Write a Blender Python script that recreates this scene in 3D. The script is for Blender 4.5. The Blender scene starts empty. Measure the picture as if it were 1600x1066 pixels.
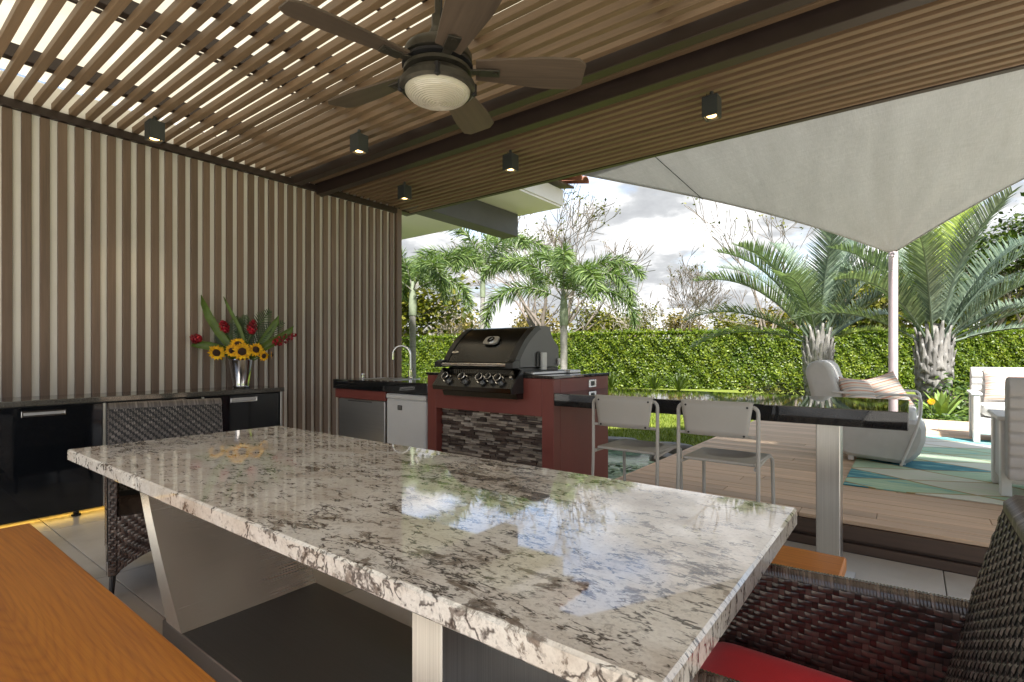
import bpy, bmesh, math, random
import numpy as np
from mathutils import Vector, Matrix, Euler
R = math.radians
rnd = random.Random(7)
rng = np.random.default_rng(11)
sc = bpy.context.scene
col = sc.collection

# ------------------------------------------------------------------ camera
H = 1.2                                    # eye height above the terrace floor
YAW = math.atan2(624, 816)                 # turned left from +Y
cam_d = bpy.data.cameras.new('camera'); cam = bpy.data.objects.new('camera', cam_d); col.objects.link(cam)
cam.location = (0, 0, H); cam.rotation_euler = (R(90), 0, YAW)
cam_d.sensor_width = 36; cam_d.lens = 36*816/1600
cam_d.shift_y = 21/1600
cam_d.clip_start = 0.02; cam_d.clip_end = 3000
sc.camera = cam
# ------------------------------------------------------------------ sky and sun
SUN_AZ, SUN_EL = R(140), R(55)              # azimuth clockwise from +Y
sdir = Vector((math.sin(SUN_AZ)*math.cos(SUN_EL), math.cos(SUN_AZ)*math.cos(SUN_EL), math.sin(SUN_EL)))
sun_d = bpy.data.lights.new('sun', 'SUN'); sun = bpy.data.objects.new('sun', sun_d); col.objects.link(sun)
sun_d.energy = 3.3; sun_d.angle = R(3.0); sun_d.color = (1, .965, .91)
sun.rotation_euler = (-sdir).to_track_quat('-Z', 'Y').to_euler(); sun.location = sdir*60
w = bpy.data.worlds.new('World'); sc.world = w; w.use_nodes = True
N, L = w.node_tree.nodes, w.node_tree.links; N.clear()
wo = N.new('ShaderNodeOutputWorld'); bg = N.new('ShaderNodeBackground'); bg.inputs[1].default_value = .09
sky = N.new('ShaderNodeTexSky'); sky.sky_type = 'NISHITA'; sky.sun_disc = False
sky.sun_elevation = SUN_EL; sky.sun_rotation = SUN_AZ; sky.air_density = 1.0; sky.dust_density = .6
tc = N.new('ShaderNodeTexCoord'); sp = N.new('ShaderNodeSeparateXYZ'); L.new(tc.outputs['Generated'], sp.inputs[0])
def wm(op, a, b=None, c=None):
    n = N.new('ShaderNodeMath'); n.operation = op
    for i, v in enumerate((a, b, c)):
        if v is None: continue
        if isinstance(v, (int, float)): n.inputs[i].default_value = v
        else: L.new(v, n.inputs[i])
    return n.outputs[0]
zc = wm('MAXIMUM', sp.outputs[2], 0.0); zz = wm('ADD', zc, .22)
cx = wm('DIVIDE', sp.outputs[0], zz); cy = wm('DIVIDE', sp.outputs[1], zz)
cb = N.new('ShaderNodeCombineXYZ'); L.new(cx, cb.inputs[0]); L.new(cy, cb.inputs[1])
def wnoise(scale, det, rough, off):
    m = N.new('ShaderNodeMapping'); m.inputs['Location'].default_value = off; L.new(cb.outputs[0], m.inputs[0])
    n = N.new('ShaderNodeTexNoise'); n.inputs['Scale'].default_value = scale; n.inputs['Detail'].default_value = det
    n.inputs['Roughness'].default_value = rough; L.new(m.outputs[0], n.inputs['Vector']); return n.outputs['Fac']
def wramp(fac, stops):
    r = N.new('ShaderNodeValToRGB'); L.new(fac, r.inputs[0])
    while len(r.color_ramp.elements) > 1: r.color_ramp.elements.remove(r.color_ramp.elements[-1])
    for i, (p, c) in enumerate(stops):
        e = r.color_ramp.elements[0] if i == 0 else r.color_ramp.elements.new(p)
        e.position = p; e.color = (*c, 1) if len(c) == 3 else c
    return r.outputs[0]
big = wnoise(1.25, 9, .6, (3.1, 1.7, 0)); shade = wnoise(2.1, 7, .58, (8.2, 4.4, 2))
hz = wm('MULTIPLY', wm('POWER', wm('SUBTRACT', 1, zc), 5), .34)     # more cloud low down, seen edge-on
cov = wramp(wm('ADD', big, hz), [(.46, (.25, .25, .25)), (.60, (1, 1, 1))])
ccol = wramp(shade, [(.36, (1.5, 1.54, 1.62)), (.46, (1.95, 2.0, 2.05)), (.53, (3.1, 3.1, 3.12)), (.66, (4.8, 4.8, 4.8))])
mx = N.new('ShaderNodeMixRGB'); L.new(cov, mx.inputs[0]); L.new(sky.outputs[0], mx.inputs[1]); L.new(ccol, mx.inputs[2])
L.new(mx.outputs[0], bg.inputs[0]); L.new(bg.outputs[0], wo.inputs[0])
# ------------------------------------------------------------------ exposure
vs = sc.view_settings; vs.view_transform = 'Standard'; vs.look = 'None'; vs.gamma = 1; vs.use_curve_mapping = False
vs.exposure = 2.08
cy_ = sc.cycles
cy_.max_bounces = 9; cy_.diffuse_bounces = 5; cy_.glossy_bounces = 4; cy_.transmission_bounces = 5
cy_.transparent_max_bounces = 8; cy_.sample_clamp_indirect = 6; cy_.caustics_reflective = False; cy_.caustics_refractive = False
cy_.use_denoising = True

# ------------------------------------------------------------------ material helpers
class NT:
    def __init__(s, name):
        s.m = bpy.data.materials.new(name); s.m.use_nodes = True
        s.n, s.l = s.m.node_tree.nodes, s.m.node_tree.links
        s.n.clear(); s.out = s.n.new('ShaderNodeOutputMaterial'); s.b = s.n.new('ShaderNodeBsdfPrincipled')
        s.l.new(s.b.outputs[0], s.out.inputs[0]); s._c = None
    def set(s, **k):
        names = dict(rough='Roughness', metal='Metallic', base='Base Color', coat='Coat Weight', coatr='Coat Roughness', ior='IOR',
                     spec='Specular IOR Level', sheen='Sheen Weight', trans='Transmission Weight', emit='Emission Strength', emitc='Emission Color', aniso='Anisotropic')
        for a, v in k.items():
            i = s.b.inputs[names[a]]
            if hasattr(v, 'is_linked'): s.l.new(v, i)
            elif isinstance(v, tuple): i.default_value = (*v, 1)
            else: i.default_value = v
        return s
    def coord(s, scale=(1, 1, 1), rot=(0, 0, 0), rand=0, kind='Object'):
        t = s.n.new('ShaderNodeTexCoord'); v = t.outputs[kind]
        if rand:
            o = s.n.new('ShaderNodeObjectInfo'); c = s.n.new('ShaderNodeCombineXYZ')
            for i, q in enumerate((37.3, 21.7, 11.1)): s.l.new(s.math('MULTIPLY', o.outputs['Random'], q), c.inputs[i])
            a = s.n.new('ShaderNodeVectorMath'); s.l.new(v, a.inputs[0]); s.l.new(c.outputs[0], a.inputs[1]); v = a.outputs[0]
        m = s.n.new('ShaderNodeMapping'); m.inputs['Scale'].default_value = scale; m.inputs['Rotation'].default_value = rot
        s.l.new(v, m.inputs[0]); return m.outputs[0]
    def math(s, op, a, b=None, c=None, clamp=False):
        n = s.n.new('ShaderNodeMath'); n.operation = op; n.use_clamp = clamp
        for i, v in enumerate((a, b, c)):
            if v is None: continue
            if isinstance(v, (int, float)): n.inputs[i].default_value = v
            else: s.l.new(v, n.inputs[i])
        return n.outputs[0]
    def noise(s, v, scale, det=4, rough=.5, dist=0):
        n = s.n.new('ShaderNodeTexNoise'); s.l.new(v, n.inputs['Vector'])
        for k, q in (('Scale', scale), ('Detail', det), ('Roughness', rough), ('Distortion', dist)): n.inputs[k].default_value = q
        return n.outputs['Fac']
    def vor(s, v, scale, feat='F1', out='Distance', rand=1):
        n = s.n.new('ShaderNodeTexVoronoi'); n.feature = feat; s.l.new(v, n.inputs['Vector']); n.inputs['Scale'].default_value = scale
        n.inputs['Randomness'].default_value = rand; return n.outputs[out]
    def warp(s, v, scale, amt, det=3):
        n = s.n.new('ShaderNodeTexNoise'); s.l.new(v, n.inputs['Vector']); n.inputs['Scale'].default_value = scale; n.inputs['Detail'].default_value = det
        a = s.n.new('ShaderNodeVectorMath'); a.operation = 'SUBTRACT'; s.l.new(n.outputs['Color'], a.inputs[0]); a.inputs[1].default_value = (.5, .5, .5)
        b = s.n.new('ShaderNodeVectorMath'); b.operation = 'SCALE'; s.l.new(a.outputs[0], b.inputs[0]); b.inputs['Scale'].default_value = amt
        c = s.n.new('ShaderNodeVectorMath'); s.l.new(v, c.inputs[0]); s.l.new(b.outputs[0], c.inputs[1]); return c.outputs[0]
    def ramp(s, f, stops, mode='LINEAR'):
        r = s.n.new('ShaderNodeValToRGB'); s.l.new(f, r.inputs[0]); e = r.color_ramp.elements; r.color_ramp.interpolation = mode
        while len(e) > 1: e.remove(e[-1])
        for i, (p, c) in enumerate(stops):
            if not isinstance(c, tuple): c = (c, c, c)
            q = e[0] if i == 0 else e.new(p); q.position = p; q.color = (*c, 1)
        return r.outputs[0]
    def mix(s, f, a, b, mode='MIX'):
        n = s.n.new('ShaderNodeMixRGB'); n.blend_type = mode
        for i, v in enumerate((f, a, b)):
            if isinstance(v, (int, float)): n.inputs[i].default_value = v
            elif isinstance(v, tuple): n.inputs[i].default_value = (*v, 1)
            else: s.l.new(v, n.inputs[i])
        return n.outputs[0]
    def bump(s, h, strength=.3, dist=.01):
        n = s.n.new('ShaderNodeBump'); n.inputs['Strength'].default_value = strength; n.inputs['Distance'].default_value = dist
        s.l.new(h, n.inputs['Height']); s.l.new(n.outputs[0], s.b.inputs['Normal']); return s
    def island(s):
        return s.n.new('ShaderNodeNewGeometry').outputs['Random Per Island']
    def objrand(s):
        return s.n.new('ShaderNodeObjectInfo').outputs['Random']
    def translucent(s, colr, fac):
        t = s.n.new('ShaderNodeBsdfTranslucent'); m = s.n.new('ShaderNodeMixShader')
        if isinstance(colr, tuple): t.inputs[0].default_value = (*colr, 1)
        else: s.l.new(colr, t.inputs[0])
        m.inputs[0].default_value = fac; s.l.new(s.b.outputs[0], m.inputs[1]); s.l.new(t.outputs[0], m.inputs[2]); s.l.new(m.outputs[0], s.out.inputs[0]); return s

def sh(c, k): return tuple(min(1, x*k) for x in c)
M = {}
def simple(key, c, rough=.5, metal=0, var=.12, scale=6, bump=0, bscale=60, stretch=(1, 1, 1), orand=0, **k):
    t = NT(key); v = t.coord(stretch, rand=1)
    n = t.noise(v, scale, 5, .6)
    cc = t.ramp(n, [(.3, sh(c, 1-var)), (.7, sh(c, 1+var))])
    if orand: cc = t.mix(1, cc, t.ramp(t.objrand(), [(0, 1-orand), (1, 1+orand)]), 'MULTIPLY')
    t.set(base=cc, metal=metal, rough=t.math('ADD', t.math('MULTIPLY', n, .12), rough-.06), **k)
    if bump: t.bump(t.noise(v, bscale, 4, .6), bump, .01)
    M[key] = t.m; return t
def wood(key, c, rough=.45, axis=0, dark=.55, orand=.15, fine=1.0, coat=0, bump=.08):
    t = NT(key); s = [9, 9, 9]; s[axis] = .55; v = t.coord(tuple(s), rand=1); v = t.warp(v, .6, .9)
    a = t.noise(v, 1.3*fine, 6, .62, .4); s2 = [90, 90, 90]; s2[axis] = 2.5; f = t.noise(t.coord(tuple(s2), rand=1), 1, 3, .6)
    cc = t.ramp(a, [(.25, sh(c, dark)), (.5, c), (.75, sh(c, 1.25))]); cc = t.mix(.35, cc, t.ramp(f, [(.3, sh(c, .55)), (.7, sh(c, 1.3))]))
    if orand: cc = t.mix(1, cc, t.ramp(t.objrand(), [(0, 1-orand), (1, 1+orand)]), 'MULTIPLY')
    t.set(base=cc, rough=t.math('ADD', t.math('MULTIPLY', f, .15), rough-.07), coat=coat, coatr=.12); t.bump(f, bump, .004); M[key] = t.m; return t
def leafmat(key, c, c2, trans=.35, rough=.45, dark=.5):
    t = NT(key); i = t.island(); cc = t.ramp(i, [(0, sh(c, dark)), (.35, c), (.8, c2), (1, sh(c2, 1.25))]); cc = t.mix(1, cc, t.ramp(t.noise(t.coord(), 14, 3, .6), [(.3, .72), (.7, 1.22)]), 'MULTIPLY')
    t.set(base=cc, rough=rough, spec=.35); t.translucent(t.mix(1, cc, (1.15, 1.25, .5), 'MULTIPLY'), trans); M[key] = t.m; return t

# -- granite
t = NT('granite'); v = t.coord((1, 1.2, 1), (0, 0, R(-35)))
vw = t.warp(v, 6, .12, 6)
dens = t.noise(v, 1.7, 3, .55); dd = t.math('MULTIPLY', t.math('SUBTRACT', dens, .5), .42)
va = t.warp(t.coord((1, 1.9, 1), (0, 0, R(18))), 9, .10, 5)
n1 = t.math('ADD', t.noise(va, 10, 9, .70, .35), dd)
patch = t.ramp(n1, [(.562, 0), (.597, .8), (.68, 1)])
vb = t.warp(t.coord((1.0, 2.8, 1), (0, 0, R(30))), 10, .10, 5); vc = t.warp(t.coord((1.0, 2.6, 1), (0, 0, R(-22))), 9, .10, 5)
def ridge(vv, sc_, wd): return t.ramp(t.math('ABSOLUTE', t.math('SUBTRACT', t.noise(vv, sc_, 4, .55), .5)), [(0, 1), (wd, .8), (wd*2.1, 0)])
m1 = t.ramp(t.math('ADD', t.noise(t.warp(v, 8, .08), 13, 4, .6), dd), [(.49, 0), (.54, 1)])
m2 = t.ramp(t.math('ADD', t.noise(t.warp(v, 7, .08), 10, 4, .65), dd), [(.50, 0), (.55, 1)])
fleck = t.math('MAXIMUM', t.math('MULTIPLY', ridge(vb, 9, .012), m1), t.math('MULTIPLY', ridge(vc, 7, .010), m2))
spk = t.ramp(t.math('ADD', t.noise(t.warp(v, 26, .04), 46, 4, .72), t.math('MULTIPLY', dd, .5)), [(.55, 0), (.63, .9)])
ton = t.noise(vw, 4.5, 8, .64)
cream = t.ramp(ton, [(.3, (.54, .465, .385)), (.44, (.74, .675, .59)), (.58, (.86, .815, .74))])
cream = t.mix(t.ramp(t.noise(v, 120, 3, .65), [(.45, 0), (.68, .25)]), cream, (.36, .30, .24))
brn = t.ramp(t.noise(vw, 24, 6, .72), [(.36, (.058, .040, .029)), (.52, (.155, .113, .083)), (.68, (.35, .275, .215))])
c = t.mix(t.math('MULTIPLY', patch, .92), cream, brn); c = t.mix(t.math('MULTIPLY', spk, .45), c, (.17, .135, .11)); c = t.mix(t.math('MULTIPLY', fleck, .92), c, (.045, .035, .03))
t.set(base=c, rough=.035, ior=1.75, coat=.4, coatr=.02); M['granite'] = t.m
# -- polished black stone
t = NT('black_granite'); v = t.coord(); t.set(base=t.ramp(t.noise(v, 260, 2, .7), [(.5, (.008, .008, .009)), (.72, (.05, .05, .05))]), rough=.03, spec=.6); M['black_granite'] = t.m
t = NT('grey_granite'); v = t.coord(); t.set(base=t.ramp(t.noise(v, 180, 3, .7), [(.35, (.02, .02, .018)), (.6, (.10, .095, .085)), (.75, (.22, .21, .19))]), rough=.06, spec=.6); M['grey_granite'] = t.m
# -- metals
def steel(key, c, rough, axis, amt=.14):
    t = NT(key); s = [260, 260, 260]; s[axis] = 1.2; f = t.noise(t.coord(tuple(s)), 1, 3, .6); b = t.noise(t.coord(), 2.2, 3, .5)
    t.set(base=t.ramp(f, [(.3, sh(c, 1-amt)), (.7, sh(c, 1+amt))]), metal=1, rough=t.math('ADD', t.math('MULTIPLY', t.math('ADD', f, b), .10), rough-.08)); t.bump(f, .012, .001); M[key] = t.m
steel('steel_y', (.78, .79, .80), .24, 1, .03); steel('steel_z', (.55, .54, .51), .30, 2); steel('steel_x', (.60, .60, .60), .36, 0, .06)
steel('dark_steel', (.24, .24, .245), .36, 0, .06); steel('grill_steel', (.085, .085, .085), .20, 0, .06)
simple('chrome', (.75, .75, .76), .08, 1, .03)
simple('vase_metal', (.62, .62, .64), .12, 1, .05)
simple('bronze', (.085, .078, .062), .42, .75, .2, 20)
simple('black_metal', (.02, .02, .021), .42, .3, .1)
simple('lamp_grey', (.045, .05, .05), .5, .2, .1)
simple('brown_metal', (.036, .024, .020), .42, .2, .15, 4)
simple('grey_beam', (.075, .075, .078), .6, 0, .12, 3, .05)
simple('grill_black', (.03, .03, .031), .35, .2, .1)
simple('grill_grey', (.13, .13, .132), .45, .3, .06)
simple('gloss_black', (.005, .006, .008), .055, 0, .1, 6, spec=.55)
simple('red_panel', (.185, .046, .036), .42, 0, .10, 3, .06, 120, (1, 1, .08))
simple('white_plastic', (.62, .62, .61), .35, 0, .03)
simple('white_paint', (.74, .74, .72), .6, 0, .03, 2, .04)
simple('cream_panel', (.83, .815, .77), .6, 0, .05, 1.5, .04, 30)
simple('stool_paint', (.40, .385, .355), .4, 0, .03, 8)
simple('white_frame', (.72, .72, .71), .4, 0, .03)
simple('pole_paint', (.56, .46, .48), .5, 0, .08, 5, .05)
simple('rubber', (.015, .015, .015), .7)
simple('soil', (.06, .042, .028), .9, 0, .4, 12, .6, 30)
simple('stone', (.20, .19, .175), .8, 0, .3, 9, .5, 25)
simple('terracotta', (.30, .125, .075), .8, 0, .3, 8, .2, 30, orand=.25)
simple('trunk_grey', (.27, .255, .235), .85, 0, .25, 7, .5, 18, (1, 1, 2.4))
simple('leaf_base', (.20, .192, .178), .8, 0, .42, 8, .5, 22, (3, 3, .6), orand=.3)
simple('crownshaft', (.20, .235, .155), .6, 0, .2, 5)
simple('bark', (.17, .14, .115), .9, 0, .35, 6, .4, 20)
simple('bark_pale', (.30, .26, .22), .9, 0, .3, 6, .3, 20)
simple('dark_void', (.015, .013, .012), .9)
wood('wall_slat', (.165, .112, .080), .55, 2, .68, .15); wood('ceiling_slat', (.185, .122, .070), .55, 0, .72, .14)
wood('deck', (.60, .425, .28), .6, 0, .72, .17); wood('deck_dark', (.085, .052, .034), .55, 0, .7, .1)
wood('fan_wood', (.095, .070, .050), .5, 0, .42, .12)
# bench timber with cathedral grain
t = NT('bench_wood'); v = t.coord((.55, 5.5, 5.5)); v = t.warp(v, 1.1, .55, 3)
wv = t.n.new('ShaderNodeTexWave'); wv.wave_type = 'RINGS'; wv.rings_direction = 'Z'; mp = t.n.new('ShaderNodeMapping'); mp.inputs['Location'].default_value = (.85, -.75, 0); mp.inputs['Scale'].default_value = (.36, 2.5, .01); t.l.new(t.n.new('ShaderNodeTexCoord').outputs['Object'], mp.inputs[0]); t.l.new(t.warp(mp.outputs[0], 2.5, .16, 3), wv.inputs['Vector'])
wv.inputs['Scale'].default_value = 8.5; wv.inputs['Distortion'].default_value = 2.4; wv.inputs['Detail'].default_value = 3; wv.inputs['Detail Scale'].default_value = 1.1
f = t.noise(t.coord((3, 130, 130)), 1, 3, .6); g = t.noise(v, 1.4, 5, .6)
c = t.ramp(wv.outputs['Fac'], [(.0, (.41, .12, .007)), (.2, (.50, .165, .010)), (1, (.57, .21, .014))])
c = t.mix(.45, c, t.ramp(g, [(.3, (.30, .08, .007)), (.7, (.56, .20, .022))])); c = t.mix(.34, c, t.ramp(f, [(.35, (.24, .065, .006)), (.6, (.56, .20, .018))]))
t.set(base=c, rough=.36, coat=.12, coatr=.18); t.bump(f, .05, .003); M['bench_wood'] = t.m
# floor tile
t = NT('floor_tile'); v = t.coord(rand=1); n = t.noise(t.warp(v, 2, .5), 2.4, 7, .62)
c = t.ramp(n, [(.3, (.46, .42, .35)), (.5, (.56, .52, .45)), (.72, (.62, .58, .51))]); c = t.mix(1, c, t.ramp(t.objrand(), [(0, .92), (1, 1.06)]), 'MULTIPLY')
t.set(base=c, rough=.33); t.bump(t.noise(v, 40, 4, .6), .05, .004); M['floor_tile'] = t.m
simple('bounce_paving', (.50, .47, .42), .8, 0, .15, 3, .2, 30)
simple('grout', (.16, .145, .125), .9)
# wicker, cushions, cloth
t = NT('wicker'); i = t.island(); t.set(base=t.ramp(i, [(0, (.034, .021, .018)), (.6, (.068, .042, .035)), (1, (.15, .105, .085))]), rough=.24, spec=.8); M['wicker'] = t.m
t = NT('wicker_back_sheen'); i = t.island(); t.set(base=t.ramp(i, [(0, (.050, .040, .035)), (.6, (.10, .083, .074)), (1, (.18, .155, .14))]), rough=.36, spec=.6); M['wicker_back_sheen'] = t.m  # backrest copy of the wicker, colour lightened for the light it reflects
simple('red_cloth', (.76, .016, .03), .75, 0, .08, 12, .15, 500, sheen=.3)
simple('white_weave', (.60, .60, .585), .8, 0, .05, 10, .2, 400)
simple('grey_cushion', (.48, .47, .45), .85, 0, .06, 8, .2, 300)
t = NT('stripe'); v = t.coord(); s_ = t.n.new('ShaderNodeSeparateXYZ'); t.l.new(v, s_.inputs[0]); q = t.math('FRACT', t.math('MULTIPLY', s_.outputs[2], 13))
c = t.ramp(q, [(0, (.62, .55, .48)), (.22, (.60, .25, .16)), (.34, (.66, .60, .53)), (.52, (.66, .60, .53)), (.56, (.38, .37, .38)), (.70, (.66, .58, .50)), (.84, (.64, .36, .26)), (.93, (.66, .6, .53))], 'CONSTANT')
t.set(base=c, rough=.85); t.bump(t.noise(v, 250, 3), .2, .003); M['stripe'] = t.m
t = NT('sail_cloth'); v = t.coord(); a = t.noise(t.coord((500, 12, 12)), 1, 2); b = t.noise(t.coord((9, 420, 12)), 1, 2); n = t.noise(t.coord((4.5, .5, .5), (0, 0, R(12))), 1.2, 5, .65)
c = t.mix(.5, t.ramp(a, [(.35, (.35, .35, .34)), (.65, (.47, .47, .46))]), t.ramp(b, [(.35, (.35, .35, .34)), (.65, (.47, .47, .46))])); c = t.mix(1, c, t.ramp(n, [(.3, .93), (.7, 1.06)]), 'MULTIPLY')
t.bump(t.noise(t.coord((3, .6, 1), (0, 0, R(12))), 2.5, 4, .6), .25, .05)
t.set(base=c, rough=.9); t.translucent(t.mix(1, c, (1.3, 1.3, 1.28), 'MULTIPLY'), .42); M['sail_cloth'] = t.m
t = NT('roof_sheet'); v = t.coord(); n = t.noise(v, 1.6, 5, .6); c = t.ramp(n, [(.3, (.74, .70, .58)), (.7, (.90, .88, .80))]); t.set(base=c, rough=.5); t.translucent(t.mix(1, c, (1, .95, .82), 'MULTIPLY'), .32); M['roof_sheet'] = t.m
# rug
t = NT('rug'); v = t.coord(); s_ = t.n.new('ShaderNodeSeparateXYZ'); t.l.new(v, s_.inputs[0]); x, y = s_.outputs[0], s_.outputs[1]
nv = t.noise(v, 1.6, 2); a = t.math('ADD', t.math('MULTIPLY', x, 1.05), t.math('MULTIPLY', y, 1.7)); b = t.math('SUBTRACT', t.math('MULTIPLY', x, 1.05), t.math('MULTIPLY', y, 2.1)); a = t.math('ADD', a, t.math('MULTIPLY', nv, .35))
cb2 = t.n.new('ShaderNodeCombineXYZ'); t.l.new(t.math('FLOOR', a), cb2.inputs[0]); t.l.new(t.math('FLOOR', b), cb2.inputs[1])
wn = t.n.new('ShaderNodeTexWhiteNoise'); wn.noise_dimensions = '3D'; t.l.new(cb2.outputs[0], wn.inputs['Vector'])
st = t.noise(t.warp(t.coord((1.6, 9, 1)), 2, .7, 4), 2.2, 6, .65)
u = t.math('ADD', t.math('MULTIPLY', wn.outputs['Value'], .75), t.math('MULTIPLY', t.math('SUBTRACT', st, .5), .8))
c = t.ramp(u, [(0, (.04, .20, .25)), (.06, (.08, .30, .33)), (.12, (.20, .44, .42)), (.18, (.34, .52, .34)), (.40, (.50, .62, .44)), (.55, (.64, .68, .54)), (.8, (.70, .67, .60))])
la = t.math('ABSOLUTE', t.math('SUBTRACT', t.math('FRACT', a), .5)); lb = t.math('ABSOLUTE', t.math('SUBTRACT', t.math('FRACT', b), .5))
ln = t.ramp(t.math('MAXIMUM', la, lb), [(.468, 0), (.476, 1)]); c = t.mix(t.math('MULTIPLY', ln, .8), c, (.35, .23, .05))
t.set(base=c, rough=.9); t.bump(t.noise(v, 240, 3), .4, .006); M['rug'] = t.m
# ledger stone
t = NT('ledger'); v = t.coord(rand=1); r_ = t.objrand(); c = t.ramp(r_, [(0, (.040, .028, .023)), (.28, (.085, .056, .044)), (.48, (.14, .112, .093)), (.66, (.24, .20, .16)), (.85, (.36, .31, .255)), (1, (.44, .39, .33))])
c = t.mix(1, c, t.ramp(t.noise(v, 25, 5, .7), [(.3, .7), (.7, 1.25)]), 'MULTIPLY'); t.set(base=c, rough=.5); t.bump(t.noise(v, 60, 4), .4, .006); M['ledger'] = t.m
# ground
t = NT('lawn'); v = t.coord(); n = t.noise(v, 1.2, 5, .6); f = t.noise(v, 60, 4, .7); c = t.mix(.5, t.ramp(n, [(.3, (.10, .15, .012)), (.7, (.20, .23, .022))]), t.ramp(f, [(.3, (.06, .10, .008)), (.7, (.26, .29, .03))])); t.set(base=c, rough=.9); t.bump(f, .8, .03); M['lawn'] = t.m
leafmat('grass', (.13, .19, .016), (.24, .28, .03), .3, .6, .7)
t = NT('pond_water'); v = t.coord(); n = t.noise(t.warp(v, 1.5, .6), 3, 6, .65); c = t.ramp(n, [(.32, (.03, .055, .03)), (.45, (.10, .18, .10)), (.58, (.22, .34, .21)), (.72, (.38, .46, .36))]); t.set(base=c, rough=.22, spec=.4); t.bump(t.noise(v, 14, 3), .10, .02); M['pond_water'] = t.m
leafmat('pond_leaf', (.12, .22, .09), (.28, .40, .20), .2, .3)
t = leafmat('hedge_leaf', (.090, .150, .013), (.20, .255, .024), .45, .38, .42)
lk = [q for q in t.l if q.to_socket == t.b.inputs['Base Color']][0].from_socket; big_ = t.ramp(t.noise(t.coord((1, 1, 1.4)), 1.1, 4, .65), [(.3, (.62, .72, .7)), (.5, (1, 1, 1)), (.72, (1.35, 1.22, 1.0))]); t.set(base=t.mix(1, lk, big_, 'MULTIPLY'))
simple('hedge_core', (.035, .055, .008), .9)
leafmat('palm_leaf', (.085, .15, .04), (.20, .27, .09), .3, .4, .6)
leafmat('blue_palm_leaf', (.115, .165, .122), (.22, .28, .205), .3, .45, .7)
leafmat('yellow_frond', (.17, .24, .03), (.33, .40, .08), .4, .45, .8)
leafmat('tree_leaf', (.070, .088, .012), (.20, .19, .03), .35, .5, .5)
leafmat('dry_leaf', (.13, .105, .03), (.28, .22, .07), .35, .6, .5)
leafmat('dark_leaf', (.030, .055, .012), (.085, .12, .022), .3, .45, .5)
leafmat('agave_leaf', (.14, .22, .05), (.24, .33, .08), .2, .45, .9)
leafmat('cover_leaf', (.035, .075, .012), (.11, .17, .03), .3, .45, .5)
leafmat('fern', (.02, .055, .012), (.05, .10, .02), .25, .4, .7)
leafmat('strap_leaf', (.075, .13, .03), (.15, .22, .05), .25, .35, .9)
leafmat('petal', (.75, .36, .006), (.85, .50, .012), .2, .6, .8)
leafmat('bract', (.26, .008, .022), (.42, .014, .03), .15, .4, .7)
simple('seed_disc', (.035, .016, .008), .9, 0, .4, 60, .8, 200)
def emis(key, c, s):
    t = NT(key); t.set(base=c, emitc=c, emit=s, rough=.4); M[key] = t.m
emis('lamp_glow', (1, .62, .24), 1.6); emis('led_glow', (1, .62, .12), 2.2)
t = NT('lens_glass'); v = t.coord(); s_ = t.n.new('ShaderNodeSeparateXYZ'); t.l.new(v, s_.inputs[0])
t.set(base=(.50, .47, .38), rough=.14, spec=.7); M['lens_glass'] = t.m

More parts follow.
